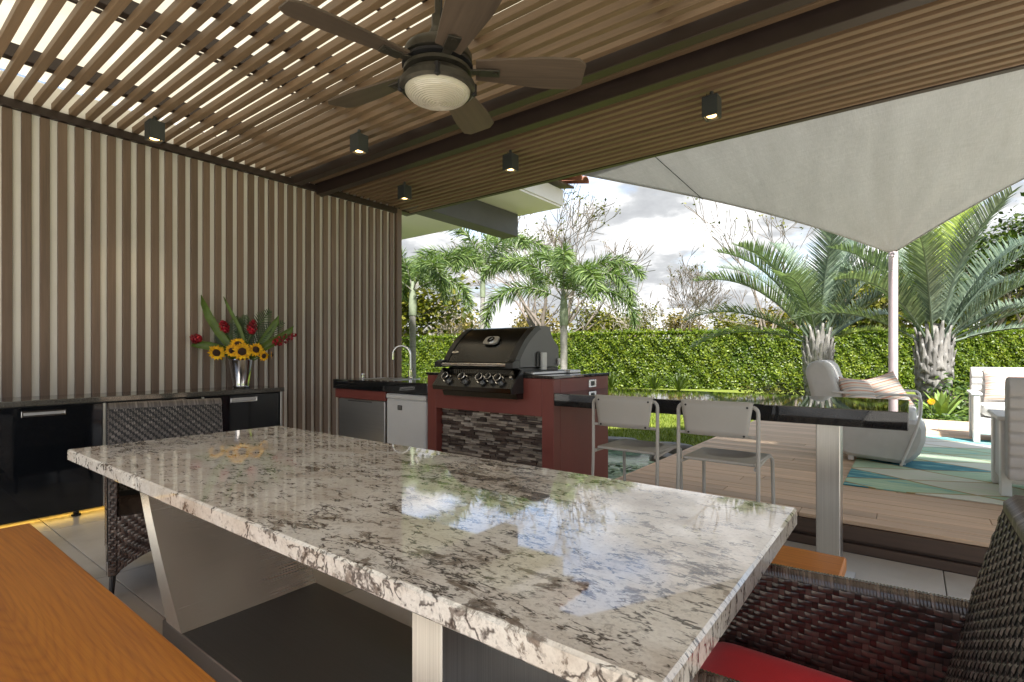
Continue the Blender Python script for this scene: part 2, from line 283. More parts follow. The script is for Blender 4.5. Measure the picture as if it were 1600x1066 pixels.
# ------------------------------------------------------------------ mesh helpers
class MB:
    def __init__(s): s.v, s.f, s.mi, s.cur = [], [], [], 0
    def add(s, vs, fs):
        o = len(s.v); s.v += [tuple(p) for p in vs]; s.f += [tuple(o+i for i in f) for f in fs]; s.mi += [s.cur]*len(fs); return s
    def box(s, lo, hi, ch=.004):
        c = [(lo[i]+hi[i])/2 for i in range(3)]; h = [abs(hi[i]-lo[i])/2 for i in range(3)]; ch = min(ch, min(h)*.45)
        idx, vs = {}, []
        for sx in (-1, 1):
            for sy in (-1, 1):
                for sz in (-1, 1):
                    for a in range(3):
                        g = (sx, sy, sz); idx[(g, a)] = len(vs); vs.append(tuple(c[i]+g[i]*(h[i]-(0 if i == a else ch)) for i in range(3)))
        fs = []
        for a in range(3):
            b, d = (a+1) % 3, (a+2) % 3
            for sa in (-1, 1):
                q = []
                for sb, sd in ((-1, -1), (1, -1), (1, 1), (-1, 1)):
                    g = [0]*3; g[a], g[b], g[d] = sa, sb, sd; q.append(idx[(tuple(g), a)])
                fs.append(tuple(q if sa > 0 else q[::-1]))
            for sa in (-1, 1):
                for sb in (-1, 1):
                    g1 = [0]*3; g1[a], g1[b] = sa, sb; g2 = g1[:]; g1[d] = -1; g2[d] = 1
                    q = [idx[(tuple(g1), a)], idx[(tuple(g1), b)], idx[(tuple(g2), b)], idx[(tuple(g2), a)]]
                    fs.append(tuple(q if sa*sb > 0 else q[::-1]))
        for sx in (-1, 1):
            for sy in (-1, 1):
                for sz in (-1, 1):
                    g = (sx, sy, sz); q = [idx[(g, 0)], idx[(g, 1)], idx[(g, 2)]]; fs.append(tuple(q if sx*sy*sz > 0 else q[::-1]))
        return s.add(vs, fs)
    def tube(s, pts, r, n=8, caps=True, closed=False):
        pts = [Vector(p) for p in pts]; k = len(pts); rr = r if isinstance(r, (list, tuple)) else [r]*k
        vs, fs = [], []; up = None
        for i, p in enumerate(pts):
            if closed: tg = (pts[(i+1) % k]-pts[i-1])
            else: tg = (pts[min(i+1, k-1)]-pts[max(i-1, 0)])
            tg = tg.normalized() if tg.length > 1e-9 else Vector((0, 0, 1))
            if up is None: up = tg.orthogonal().normalized()
            else:
                up = up-tg*up.dot(tg); up = up.normalized() if up.length > 1e-6 else tg.orthogonal().normalized()
            sd = tg.cross(up)
            for j in range(n):
                a = 2*math.pi*j/n; vs.append(p+(up*math.cos(a)+sd*math.sin(a))*rr[i])
        for i in range(k if closed else k-1):
            for j in range(n):
                a, b = i*n+j, i*n+(j+1) % n; q = (i+1) % k; fs.append((a, b, q*n+(j+1) % n, q*n+j))
        if caps and not closed: fs.append(tuple(range(n))[::-1]); fs.append(tuple((k-1)*n+j for j in range(n)))
        return s.add(vs, fs)
    def lathe(s, prof, c=(0, 0, 0), n=32, axis=2):
        vs, fs = [], []
        for (r, z) in prof:
            for j in range(n):
                a = 2*math.pi*j/n; p = [r*math.cos(a), r*math.sin(a), z]
                if axis == 1: p = [p[0], -p[2], p[1]]
                if axis == 0: p = [p[2], p[0], p[1]]
                vs.append((c[0]+p[0], c[1]+p[1], c[2]+p[2]))
        for i in range(len(prof)-1):
            for j in range(n): fs.append((i*n+j, i*n+(j+1) % n, (i+1)*n+(j+1) % n, (i+1)*n+j))
        fs.append(tuple(range(n))[::-1]); fs.append(tuple((len(prof)-1)*n+j for j in range(n)))
        return s.add(vs, fs)
    def prism(s, poly, a0, a1, axis=0):
        def P(p, a): return (a, p[0], p[1]) if axis == 0 else ((p[0], a, p[1]) if axis == 1 else (p[0], p[1], a))
        n = len(poly); vs = [P(p, a0) for p in poly]+[P(p, a1) for p in poly]
        fs = [tuple(range(n)), tuple(range(n, 2*n))[::-1]]+[(i, n+i, n+(i+1) % n, (i+1) % n) for i in range(n)]
        return s.add(vs, fs)
    def grid(s, F, nu, nv):
        vs = [F(i/nu, j/nv) for j in range(nv+1) for i in range(nu+1)]
        fs = [(j*(nu+1)+i, j*(nu+1)+i+1, (j+1)*(nu+1)+i+1, (j+1)*(nu+1)+i) for j in range(nv) for i in range(nu)]
        return s.add(vs, fs)
    def mesh(s, name, smooth=35, recalc=True):
        me = bpy.data.meshes.new(name); me.from_pydata(s.v, [], s.f)
        if max(s.mi, default=0): me.polygons.foreach_set('material_index', s.mi)
        if recalc:
            bm = bmesh.new(); bm.from_mesh(me); bmesh.ops.recalc_face_normals(bm, faces=bm.faces); bm.to_mesh(me); bm.free()
        if smooth:
            me.polygons.foreach_set('use_smooth', [True]*len(me.polygons))
            me.set_sharp_from_angle(angle=R(smooth))
        me.update(); return me
def np_mesh(name, verts, faces, smooth=False):
    me = bpy.data.meshes.new(name); verts = np.asarray(verts, dtype=np.float32); faces = np.asarray(faces, dtype=np.int32); k = faces.shape[1]
    me.vertices.add(len(verts)); me.vertices.foreach_set('co', verts.ravel()); me.loops.add(faces.size); me.loops.foreach_set('vertex_index', faces.ravel())
    me.polygons.add(len(faces)); me.polygons.foreach_set('loop_start', np.arange(0, faces.size, k, dtype=np.int32))
    me.update(calc_edges=True)
    return me
def put(name, me, mat, parent=None, loc=None, rot=None, scale=None):
    o = bpy.data.objects.new(name, me)
    mats = mat if isinstance(mat, (list, tuple)) else [mat]
    if me is not None and not me.materials:
        for q in mats: me.materials.append(M[q])
    col.objects.link(o)
    if parent: o.parent = parent
    if loc is not None: o.location = loc
    if rot is not None: o.rotation_euler = rot
    if scale is not None: o.scale = scale
    return o
def part(name, mb, mat, parent, smooth=35, recalc=True):
    """mesh given in world coordinates under a thing standing at parent.location"""
    o = put(name, mb.mesh(name, smooth, recalc), mat, parent)
    if parent is not None and parent.get('world_parts'): o.location = -Vector(parent.location)
    return o
def tag(o, label, cat=None, group=None, kind=None):
    if label: o['label'] = label
    if cat: o['category'] = cat
    if group: o['group'] = group
    if kind: o['kind'] = kind
    return o
def thing(name, label, cat, loc=(0, 0, 0), rotz=0, group=None, world=True):
    o = bpy.data.objects.new(name, None); col.objects.link(o); o.location = loc; o.rotation_euler = (0, 0, rotz); o.empty_display_size = .1
    if world: o['world_parts'] = 1
    return tag(o, label, cat, group)
def structure(name, loc=(0, 0, 0), label=None):
    o = bpy.data.objects.new(name, None); col.objects.link(o); o.location = loc; o['world_parts'] = 1; return tag(o, label, None, None, 'structure')
def B(lo, hi, ch=.004): return MB().box(lo, hi, ch)
def dup(root, loc, rotz, label, group=None):
    r = root.copy(); col.objects.link(r); r.location = loc; r.rotation_euler = (0, 0, rotz); r['label'] = label
    if group: r['group'] = group
    for ch in list(root.children):
        c_ = ch.copy(); col.objects.link(c_); c_.parent = r
        for g in ch.children:
            d_ = g.copy(); col.objects.link(d_); d_.parent = c_
    return r
FW = Vector((-math.sin(YAW), math.cos(YAW), 0)); RT = Vector((math.cos(YAW), math.sin(YAW), 0))
def spot(px, d, z=0.0):
    """ground plan position: bearing of a photo column at a distance d along the view axis"""
    p = FW*d+RT*((px-800)/816*d); return Vector((p.x, p.y, z))
# ================================================================== THE SETTING
WX = -5.40            # face of the slatted wall's backing
CZ = 3.12             # underside of ceiling slats
EDGE = 4.82           # garden edge of the roof
# terrain below everything
g = MB(); g.add([(-900, -900, -.42), (900, -900, -.42), (900, 900, -.42), (-900, 900, -.42)], [(0, 1, 2, 3)])
tag(put('ground', g.mesh('ground', 0), 'lawn'), None, kind='structure')
g = MB(); LZ = .08
for (x0, x1, y0, y1) in ((-60, 60, 6.3, 60), (-60, -9, -40, 6.3), (14.0, 60, -40, 6.3), (-5.75, 14, -40, -14)):
    g.box((x0, y0, -.41), (x1, y1, LZ), .003)
tag(put('lawn', g.mesh('lawn', 0), 'lawn'), None, kind='structure')
# grass blades where the lawn is in view
n = 52000; x = rng.uniform(-9, -1.7, n); y = rng.uniform(6.32, 15.5, n)**1.0
h = rng.uniform(.025, .07, n); a = rng.uniform(0, 2*np.pi, n); w_ = rng.uniform(.004, .008, n); lx, ly = rng.normal(0, .025, n), rng.normal(0, .025, n)
V = np.empty((n, 3, 3)); V[:, 0] = np.stack([x-np.cos(a)*w_, y-np.sin(a)*w_, np.full(n, LZ)], 1); V[:, 1] = np.stack([x+np.cos(a)*w_, y+np.sin(a)*w_, np.full(n, LZ)], 1); V[:, 2] = np.stack([x+lx, y+ly, LZ+h], 1)
tag(put('grass', np_mesh('grass', V.reshape(-1, 3), np.arange(3*n).reshape(-1, 3)), 'grass'), 'short bright green mown grass blades on the lawn', 'grass', kind='stuff')
# terrace floor: slab and tiles
fl = structure('floor', (0, 0, 0)); part('slab', B((-5.75, -3.2, -.4), (6.9, 3.76, -.014), .003), 'grout', fl)
TX, TY = 1.2, .6; me_t = B((.0025, .0025, -.0135), (TX-.0025, TY-.0025, 0), .0015).mesh('floor_tile')
for i in range(-5, 5):
    for j in range(-6, 5):
        x0, y0 = .14+i*TX, .93+j*TY
        if y0+TY > 3.95 or x0 < -5.9 or x0+TX > 6.9: continue
        if y0+TY > 3.76:
            put('floor_tile', B((.0025, .0025, -.0135), (TX-.0025, 3.755-y0, 0), .0015).mesh('floor_tile'), 'floor_tile', fl, (x0, y0, 0))
        else: put('floor_tile', me_t, 'floor_tile', fl, (x0, y0, 0))
g = MB(); g.box((-5.74, -13.98, -.4), (13.98, -3.22, -.03), .003); g.box((6.92, -3.21, -.4), (13.98, 3.7, -.031), .003); g.box((-8.98, -13.98, -.4), (-5.76, 6.28, -.032), .003); g.box((-5.755, 3.78, -.4), (-4.31, 6.28, -.0325), .003); tag(put('bounce_pavement', g.mesh('bounce_pavement', 0), 'bounce_paving'), None, kind='structure')  # unseen pale paving added to bounce neutral light under the roof and eave
# timber deck
DX0, DX1, DY0, DY1, DZ = -1.89, 6.8, 3.77, 10.42, .19
dk = structure('deck', (0, 0, 0)); part('deck_frame', B((DX0+.02, DY0+.03, -.4), (DX1, DY1-.02, DZ-.026), .003), 'deck_dark', dk)
bw = .138; y = DY0; r_i = 0
while y < DY1-.05:
    cuts = [DX0]; xx = DX0+rnd.uniform(.7, 2.6)
    while xx < 3.2: cuts.append(xx); xx += rnd.uniform(1.5, 2.9)
    cuts.append(DX1); zo = rnd.uniform(-.0012, .0012)
    for q in range(len(cuts)-1):
        part('deck_board', B((cuts[q]+.0015, y+.0022, DZ-.0255), (cuts[q+1]-.0015, y+bw-.0022, DZ+zo), .003), 'deck', dk)
    y += bw; r_i += 1
for (z0, z1, yo) in ((-.02, .055, 0), (.058, DZ-.028, .002)):
    part('riser_board', B((DX0, DY0-.012-yo, z0+.021), (DX1, DY0+.028, z1), .002), 'deck_dark', dk)
part('edge_board', B((DX0-.03, DY0+.1, -.1), (DX0-.002, DY1, DZ-.004), .003), 'deck', dk)
# pond
g = MB(); g.add([(-4.3, 3.8, .0), (DX0-.01, 3.8, .0), (DX0-.01, 6.3, .0), (-4.3, 6.3, .0)], [(0, 1, 2, 3)])
tag(put('pond_water', g.mesh('pond_water', 0), 'pond_water'), None, kind='structure')
g = MB(); rp = random.Random(3)
for k in range(1500):
    cx_, cy_2, r0 = rp.uniform(-4.2, -1.97), rp.uniform(3.9, 6.2), rp.uniform(.015, .055)
    if math.sin(cx_*3.1+1)+math.cos(cy_2*2.7)+rp.uniform(-1, 1) < -.1: continue
    a0 = rp.uniform(0, 6.28); q = [(cx_+r0*math.cos(a0+i*.9), cy_2+r0*math.sin(a0+i*.9), .006+rp.uniform(0, .012)) for i in range(7)]; g.add(q, [tuple(range(7))])
tag(put('floating_pond_plants', g.mesh('floating_pond_plants', 0), 'pond_leaf'), 'small floating green leaves covering the pond beside the deck', 'pond plants', kind='stuff')
for k, (x_, y_, sx, sy, lab) in enumerate(((-3.05, 6.22, .62, .30, 'flat pale stone at the lawn edge of the pond, seen behind the left stool'), (-2.32, 6.26, .55, .26, 'flat grey stone at the pond corner where lawn meets deck'),
                          (-2.25, 5.75, .34, .30, 'dark wet rock in the pond close to the deck corner'), (-3.45, 5.85, .4, .26, 'rounded dark rock in the pond by the red barbecue block'))):
    g = MB(); nn = 9; pr = [(sx/2*(1+rp.uniform(-.18, .18))*math.cos(6.283*i/nn), sy/2*(1+rp.uniform(-.18, .18))*math.sin(6.283*i/nn)) for i in range(nn)]
    zt = .115 if k < 2 else .06
    vs_ = [(x_+p[0], y_+p[1], -.1) for p in pr]+[(x_+p[0], y_+p[1], zt-.03) for p in pr]+[(x_+p[0]*.86, y_+p[1]*.86, zt+rp.uniform(-.008, .008)) for p in pr]
    fs_ = [(i, (i+1) % nn, nn+(i+1) % nn, nn+i) for i in range(nn)]+[(nn+i, nn+(i+1) % nn, 2*nn+(i+1) % nn, 2*nn+i) for i in range(nn)]+[tuple(range(2*nn, 3*nn))]
    g.add(vs_, fs_); tag(put('pond_stone', g.mesh('pond_stone', 50), 'stone'), lab, 'stone', 'stones round the pond')
# planting bed behind the deck
g = MB(); g.box((-1.2, DY1+.02, -.3), (9, 17.2, .13), .02); tag(put('planting_bed', g.mesh('planting_bed', 0), 'soil'), None, kind='structure')

# ------------------------------------------------------------------ slatted wall
wl = thing('slatted_wall', 'tall brown timber slats over a cream panel wall behind the sideboard', 'wall', (WX, 1.5, 0))
part('backing_panel', B((WX-.16, -2.6, -.02), (WX-.001, 4.52, CZ+.204)), 'cream_panel', wl)
PITCH = .107; me_s = B((0, -.0285, .004), (.032, .0285, 3.045), .003).mesh('slat')
y = -2.4
ys = []
while y < 4.5: ys.append(y); y += PITCH
for y in ys: put('slat', me_s, 'wall_slat', wl, (0.001, y-1.5, 0))
part('end_post', B((WX-.17, 4.522, -.02), (WX+.05, 4.60, CZ-.003)), 'wall_slat', wl)
part('top_rail', B((WX+.002, -2.5, 3.052), (WX+.055, 4.518, 3.117)), 'brown_metal', wl)

# ------------------------------------------------------------------ pergola roof
RX1 = 3.0; RY0 = -1.35
pg = thing('pergola_roof', 'timber slat pergola ceiling with dark metal beams over the terrace', 'pergola', (WX, EDGE, 0))
beams = ((3.07, 3.16, 3.06), (3.36, 3.455, 3.015))
me_c = B((0, -.0245, 0), (RX1-WX-.06, .0235, .052), .003).mesh('ceiling_slat')
y = RY0+.08; k = 0
while y < EDGE-.07:
    if not (3.04 < y < 3.49):
        put('ceiling_slat', me_c, 'ceiling_slat', pg, (.03, y-EDGE, CZ+rnd.uniform(-.002, .002)))
    y += PITCH if y < 3.3 else .098
for y in (3.21, 3.305): put('ceiling_slat', me_c, 'ceiling_slat', pg, (.03, y-EDGE, CZ))
for b0, b1, bz in beams: part('beam', B((WX-.02, b0, bz), (RX1, b1, CZ+.2), .004), 'brown_metal', pg)
for x_ in (-4.77, -3.65, -3.22, -2.15, -1.13, .1, 1.3, 2.4):
    part('purlin', B((x_-.035, RY0+.04, CZ+.055), (x_+.035, 3.045, CZ+.15), .003), 'brown_metal', pg)
part('fascia', B((WX-.12, EDGE-.045, CZ-.02), (RX1, EDGE+.015, CZ+.27), .004), 'brown_metal', pg)
part('fascia', B((WX-.12, 4.525+.08, CZ-.018), (WX+.025, EDGE-.046, CZ+.268), .004), 'brown_metal', pg)
part('fascia', B((WX-.12, RY0-.05, CZ-.02), (RX1, RY0, CZ+.27), .004), 'brown_metal', pg)
part('fascia', B((RX1+.002, RY0-.05, CZ-.02), (RX1+.06, EDGE+.015, CZ+.27), .004), 'brown_metal', pg)
part('fascia', B((WX+.027, EDGE-.075, CZ-.012), (RX1-.01, EDGE-.047, CZ+.02), .003), 'ceiling_slat', pg)
part('roof_deck', B((WX-.1, 3.19, CZ+.205), (RX1-.01, EDGE-.05, CZ+.24), .003), 'dark_void', pg)
part('ceiling_lining', B((WX+.03, 3.475, CZ+.040), (RX1-.02, EDGE-.08, CZ+.050), .002), 'ceiling_slat', pg)
nb = 6; bx0 = WX-.02
for k in range(nb):
    x0 = bx0+(RX1-.01-bx0)*k/nb; x1 = bx0+(RX1-.01-bx0)*(k+1)/nb
    part('roof_sheet', MB().add([(x0+.01, RY0, CZ+.235), (x1-.01, RY0, CZ+.235), (x1-.01, 3.185, CZ+.215), (x0+.01, 3.185, CZ+.215)], [(0, 1, 2, 3)]), 'roof_sheet', pg)
    if k: part('glazing_bar', B((x0-.012, RY0+.01, CZ+.205), (x0+.012, 3.18, CZ+.25), .003), 'brown_metal', pg)
for (px_, py_) in ((2.9, 4.85), (2.9, -1.2)): part('post', B((px_-.06, py_-.06, 0), (px_+.06, py_+.06, CZ-.022), .006), 'brown_metal', pg)

# ------------------------------------------------------------------ neighbouring house eave
he = thing('house', 'white eave of the house with dark grey beam and terracotta roof tiles', 'house', (-8, 4, 0))
part('wall', B((-14, -6, -.3), (-7.2, 5.6, 3.5), .01), 'white_paint', he)
part('soffit', B((-14, 3.3, 3.50), (-4.36, 6.98, 3.53), .004), 'white_paint', he)
part('fascia', B((-4.40, 3.3, 3.532), (-4.34, 7.0, 3.78), .004), 'white_paint', he)
part('fascia', B((-14, 6.94, 3.532), (-4.405, 7.0, 3.78), .004), 'white_paint', he)
part('beam', B((-5.42, 4.62, 3.13), (-5.12, 6.86, 3.496), .006), 'grey_beam', he)
part('roof_board', MB().prism([(-14, 5.6), (-4.2, 3.80), (-4.2, 3.83), (-14, 5.63)], 3.25, 7.1, 1), 'deck_dark', he)
tb = MB(); nseg = 8
for i in range(2):
    L0 = (0, .46)[i]; rr = (.105, .085)[i]
    for j in range(nseg+1):
        a = math.pi*j/nseg; tb.v.append((-L0, rr*math.cos(a), rr*math.sin(a)*.8)); tb.v.append((-L0, (rr-.014)*math.cos(a), (rr-.014)*math.sin(a)*.8))
q = 2*(nseg+1)
for j in range(nseg):
    a = 2*j; tb.f += [(a, a+2, q+a+2, q+a), (a+1, q+a+1, q+a+3, a+3), (a, a+1, a+3, a+2), (q+a, q+a+2, q+a+3, q+a+1)]
tb.f += [(0, q, q+1, 1), (q-2, q-1, 2*q-1, 2*q-2)]; tb.mi = [0]*len(tb.f); me_tile = tb.mesh('roof_tile', 40)
sl = math.atan2(1.8, 9.8)
for r0 in range(4):
    for c0 in range(18):
        put('roof_tile', me_tile, 'terracotta', he, (-3.95-r0*.38+8, 7.02-c0*.205-4, 3.835+r0*.38*math.tan(sl)), (0, sl, 0))

# ------------------------------------------------------------------ shade sail
A_, B_, D_, C_ = Vector((-2.80, 4.89, 3.125)), Vector((-.20, 8.45, 2.52)), None, Vector((3.3, 4.90, 3.42))
def sail(u, v):                 # triangle: v from the roof edge A-C (0) to the pole corner B (1); u along it
    a, c = A_.lerp(B_, v), C_.lerp(B_, v); sg = math.sin(math.pi*v)
    a = a+(C_-A_).normalized()*.13*sg+Vector((0, 0, .03*sg)); c = c-(C_-A_).normalized()*.22*sg+Vector((0, 0, .10*sg))
    p = a.lerp(c, u); return p+Vector((0, .05*math.sin(math.pi*u)*(1-v)**3, .10*math.sin(math.pi*u)*sg+.012*math.sin(u*26+1)*v*v*(1-v)*2+.006*math.sin(u*47)*(1-v)*v))
ss = thing('shade_sail', 'pale grey fabric shade sail stretched from roof edge to pole', 'shade sail', tuple(B_))
c_ = part('cloth', MB().grid(lambda u, v: sail(u, v*.985), 90, 40), 'sail_cloth', ss, 180)
so = c_.modifiers.new('thick', 'SOLIDIFY'); so.thickness = .002
for F in (lambda s_: sail(s_, 0), lambda s_: sail(0, s_*.985), lambda s_: sail(1, s_*.985)):
    part('edge_hem', MB().tube([F(i/24) for i in range(25)], .009, 6), 'sail_cloth', ss)
part('seam', MB().tube([sail(.13, 0).lerp(sail(0, .314), i/24)-Vector((0, 0, .012)) for i in range(25)], .0045, 5), 'lamp_grey', ss)
part('corner_ring', MB().tube([B_+Vector((.03*math.cos(a*.6283), -.01, .03*math.sin(a*.6283)-.01)) for a in range(10)], .005, 6, closed=True), 'chrome', ss)
pl = thing('sail_pole', 'pinkish painted round steel pole holding the low corner of the sail', 'pole', (-.19, 8.47, DZ))
part('post', MB().lathe([(.052, DZ), (.052, 2.60), (.048, 2.605)], (-.19, 8.50, 0), 20), 'pole_paint', pl)
part('base_plate', B((-.30, 8.39, DZ+.001), (-.08, 8.61, DZ+.014), .003), 'pole_paint', pl)
for z_ in (2.30, 2.48): part('bolt', MB().lathe([(.011, 0), (.011, .012), (.006, .014)], (-.205, 8.450, z_), 8, 1), 'chrome', pl)
# ================================================================== LAMPS AND FAN
lamp0 = None
spots = ((-4.86, 1.60, 'square black ceiling spotlight nearest the slatted wall on the left'), (-3.76, 2.76, 'square black ceiling spotlight hanging left of the fan blade tip'),
         (-4.49, 3.90, 'smallest square ceiling spotlight, above the end of the slatted wall'), (-3.0, 3.90, 'middle square ceiling spotlight in the garden side row'),
         (-1.16, 3.92, 'largest square ceiling spotlight, right of the fan near the sail'))
for (x_, y_, lab) in spots:
    if lamp0 is None:
        l = thing('ceiling_spotlight', lab, 'spotlight', (x_, y_, 2.93), 0, 'square ceiling spotlights', world=False); lamp0 = l
        hs = MB(); a, b, t_ = .055, .043, .135
        for s0, s1 in (((-a, -a), (a, -b)), ((-a, b), (a, a)), ((-a, -b), (-b, b)), ((b, -b), (a, b))): hs.box((s0[0], s0[1], 0), (s1[0], s1[1], t_), .0015)
        hs.box((-a, -a, t_), (a, a, t_+.012), .002); part('housing', hs, 'lamp_grey', l)
        part('reflector', B((-b, -b, .022), (b, b, .03), .001), 'chrome', l)
        part('lens', MB().lathe([(.034, .0), (.034, .006), (.03, .008)], (0, 0, .012), 20), 'lamp_glow', l)
        part('stem', MB().tube([(0, 0, t_+.01), (0, 0, .195)], .014, 8), 'lamp_grey', l)
        part('cable', MB().tube([(-.03, 0, t_+.01), (-.04, .01, .19), (-.03, .02, .21)], .003, 5), 'rubber', l)
    else: dup(lamp0, (x_, y_, 2.93), 0, lab)
    ld = bpy.data.lights.new('spotlight_beam', 'SPOT'); ld.energy = 4; ld.color = (1, .76, .45); ld.spot_size = R(75); ld.spot_blend = .6; ld.shadow_soft_size = .03
    lo = bpy.data.objects.new('spotlight_beam', ld); col.objects.link(lo); lo.location = (x_, y_, 2.925)
# fan
FX, FY = -1.73, 1.70
fn = thing('ceiling_fan', 'five blade ceiling fan with weathered wood blades and lantern light', 'ceiling fan', (FX, FY, 2.36))
def fl_(prof, n=36): return MB().lathe(prof, (FX, FY, 0), n)
part('downrod', MB().tube([(FX, FY, 2.66), (FX, FY, 3.2)], .014, 12), 'bronze', fn)
part('canopy', fl_([(.065, 3.205), (.06, 3.14), (.03, 3.11), (.016, 3.105)]), 'bronze', fn)
part('wire', MB().tube([(FX+.02, FY, 2.66), (FX+.035, FY-.01, 2.8), (FX+.022, FY, 3.0), (FX+.02, FY, 3.12)], .004, 6), 'rubber', fn)
part('coupling', fl_([(.020, 2.76), (.028, 2.755), (.028, 2.70), (.034, 2.69), (.05, 2.655), (.085, 2.635), (.09, 2.62), (.06, 2.615)]), 'bronze', fn)
mh = part('motor_housing', fl_([(.06, 2.64), (.10, 2.625), (.145, 2.595), (.158, 2.57), (.158, 2.545), (.135, 2.535), (.13, 2.505), (.155, 2.50), (.155, 2.485), (.12, 2.48)]), 'bronze', fn)
part('band', fl_([(.136, 2.534), (.162, 2.528), (.162, 2.516), (.136, 2.51)]), 'black_metal', mh)
lr = part('light_ring', fl_([(.12, 2.478), (.148, 2.468), (.160, 2.445), (.172, 2.44), (.172, 2.415), (.160, 2.405), (.150, 2.408), (.150, 2.44), (.11, 2.47)]), 'bronze', fn)
for k in range(4):
    a = R(45+90*k); part('clamp', B((FX+.166*math.cos(a)-.011, FY+.166*math.sin(a)-.011, 2.40), (FX+.166*math.cos(a)+.011, FY+.166*math.sin(a)+.011, 2.455), .003), 'black_metal', lr)
prof = []
for i in range(34):
    tt = i/33; r0 = .149*math.cos(tt*math.pi/2*.98); prof.append((max(r0, .004), 2.412-.058*math.sin(tt*math.pi/2)-(.0022 if i % 2 else 0)))
part('lens', MB().lathe(prof, (FX, FY, 0), 40), 'lens_glass', fn, 20)
bl = MB(); nb_ = 14
for k, zz_ in enumerate((-.005, .005)):
    for i in range(nb_+1):
        s_ = i/nb_; xx = .175+.505*s_; wd = .056+.034*min(1, s_*1.6)
        if s_ > .9: wd *= math.sqrt(max(0, 1-((s_-.9)/.1)**2))*.35+.65
        for sgn in (-1, 1): bl.v.append((xx, sgn*wd, zz_-sgn*wd*.24))
o_ = 2*(nb_+1)
for i in range(nb_):
    a = 2*i; bl.f += [(a, a+1, a+3, a+2), (o_+a, o_+a+2, o_+a+3, o_+a+1), (a, a+2, o_+a+2, o_+a), (a+1, o_+a+1, o_+a+3, a+3)]
bl.f += [(0, o_, o_+1, 1), (2*nb_, 2*nb_+1, o_+2*nb_+1, o_+2*nb_)]; bl.mi = [0]*len(bl.f)
me_b = bl.mesh('blade', 30)
br = MB().box((.12, -.02, -.014), (.20, .02, -.004), .003).box((.19, -.028, -.016), (.285, .028, -.0085), .003); br.lathe([(.012, -.020), (.012, -.0165)], (.265, 0, 0), 10); me_br = br.mesh('blade_bracket')
for k in range(5):
    a = R(42+72*k); b_ = put('blade', me_b, 'fan_wood', fn, (0, 0, 2.515-2.36), (0, 0, a)); put('blade_bracket', me_br, 'bronze', b_)

# ================================================================== DINING TABLE AND BENCHES
TX0, TX1, TY0, TY1, TZ = -3.11, -.26, .67, 1.69, .76
tb_ = thing('dining_table', 'long polished cream and brown granite table on steel supports', 'table', ((TX0+TX1)/2, (TY0+TY1)/2, 0))
part('tabletop', B((TX0, TY0, TZ-.052), (TX1, TY1, TZ), .006), 'granite', tb_)
part('base_plate', B((-2.47, .84, .004), (-.62, 1.43, .10), .004), 'dark_steel', tb_)
pr = [(-2.79, TZ-.053)]
for i in range(11):
    s_ = i/10; pr.append((-2.79+.36*s_**1.15, TZ-.053-(TZ-.053-.101)*s_))
for i in range(11):
    s_ = 1-i/10; pr.append((-2.68+.40*s_**1.35, TZ-.053-(TZ-.053-(.145 if i == 0 else .101))*s_ if i else .101))
part('support', MB().prism(pr, .842, 1.428, 1), 'steel_y', tb_, 25)
part('support', B((-.945, .842, .1015), (-.845, 1.428, TZ-.0535), .003), 'steel_z', tb_)
def bench(x0, x1, y0, y1, label):
    b = thing('bench', label, 'bench', ((x0+x1)/2, (y0+y1)/2, 0), 0, 'orange timber benches beside the table')
    part('seat', B((x0, y0, .40), (x1, y1, .45), .006), 'bench_wood', b)
    for xx in (x0+.35, x1-.41): part('leg', B((xx, y0+.04, .002), (xx+.06, y1-.04, .3995), .003), 'steel_z', b)
bench(-3.12, -.45, .12, .545, 'orange stained timber bench at the near side of the table, lower left')
bench(-3.1, -.19, 1.87, 2.285, 'orange stained timber bench mostly hidden behind the far side of the table')

# ================================================================== WICKER CHAIRS
def weave(mb, F, nu, nv, amp, flip=False, swap=False):
    def S(u, v):
        if swap: u, v = v, u
        return Vector(F(u, v))
    def nrm(u, v):
        e = 1e-3; a = S(min(u+e, 1), v)-S(max(u-e, 0), v); b = S(u, min(v+e, 1))-S(u, max(v-e, 0)); n_ = a.cross(b)
        n_ = n_.normalized() if n_.length else Vector((0, 0, 1)); return -n_ if flip else n_
    if swap: nu, nv = nv, nu
    for j in range(nv):
        v = (j+.5)/nv; hw = .43/nv; off = j % 3
        i = -off
        while i < nu:
            u0, u1 = max(0, (i-.05)/nu), min(1, (i+2.05)/nu)
            if u1-u0 > .3/nu:
                vs_, n0 = [], nrm((u0+u1)/2, v)
                for k in range(4):
                    tt = k/3; u = u0+(u1-u0)*tt; hh = amp*(.15+.85*math.sin(math.pi*tt))
                    vs_ += [S(u, v-hw)+n0*hh*.55, S(u, v)+n0*hh, S(u, v+hw)+n0*hh*.55]
                fs_ = []
                for k in range(3):
                    for q in range(2): fs_.append((k*3+q, k*3+q+1, k*3+q+4, k*3+q+3))
                mb.add(vs_, fs_)
            uc = (i+2.5)/nu
            if 0 < uc < 1:
                v0, v1 = max(0, (j-.15)/nv), min(1, (j+1.15)/nv); n0 = nrm(uc, v); vs_ = []
                for k in range(3):
                    tt = k/2; vv = v0+(v1-v0)*tt; hh = amp*(.1+.6*math.sin(math.pi*tt)); vs_ += [S(uc-.40/nu, vv)+n0*hh*.5, S(uc+.40/nu, vv)+n0*hh*.5]
                mb.add(vs_, [(0, 1, 3, 2), (2, 3, 5, 4)])
            i += 3
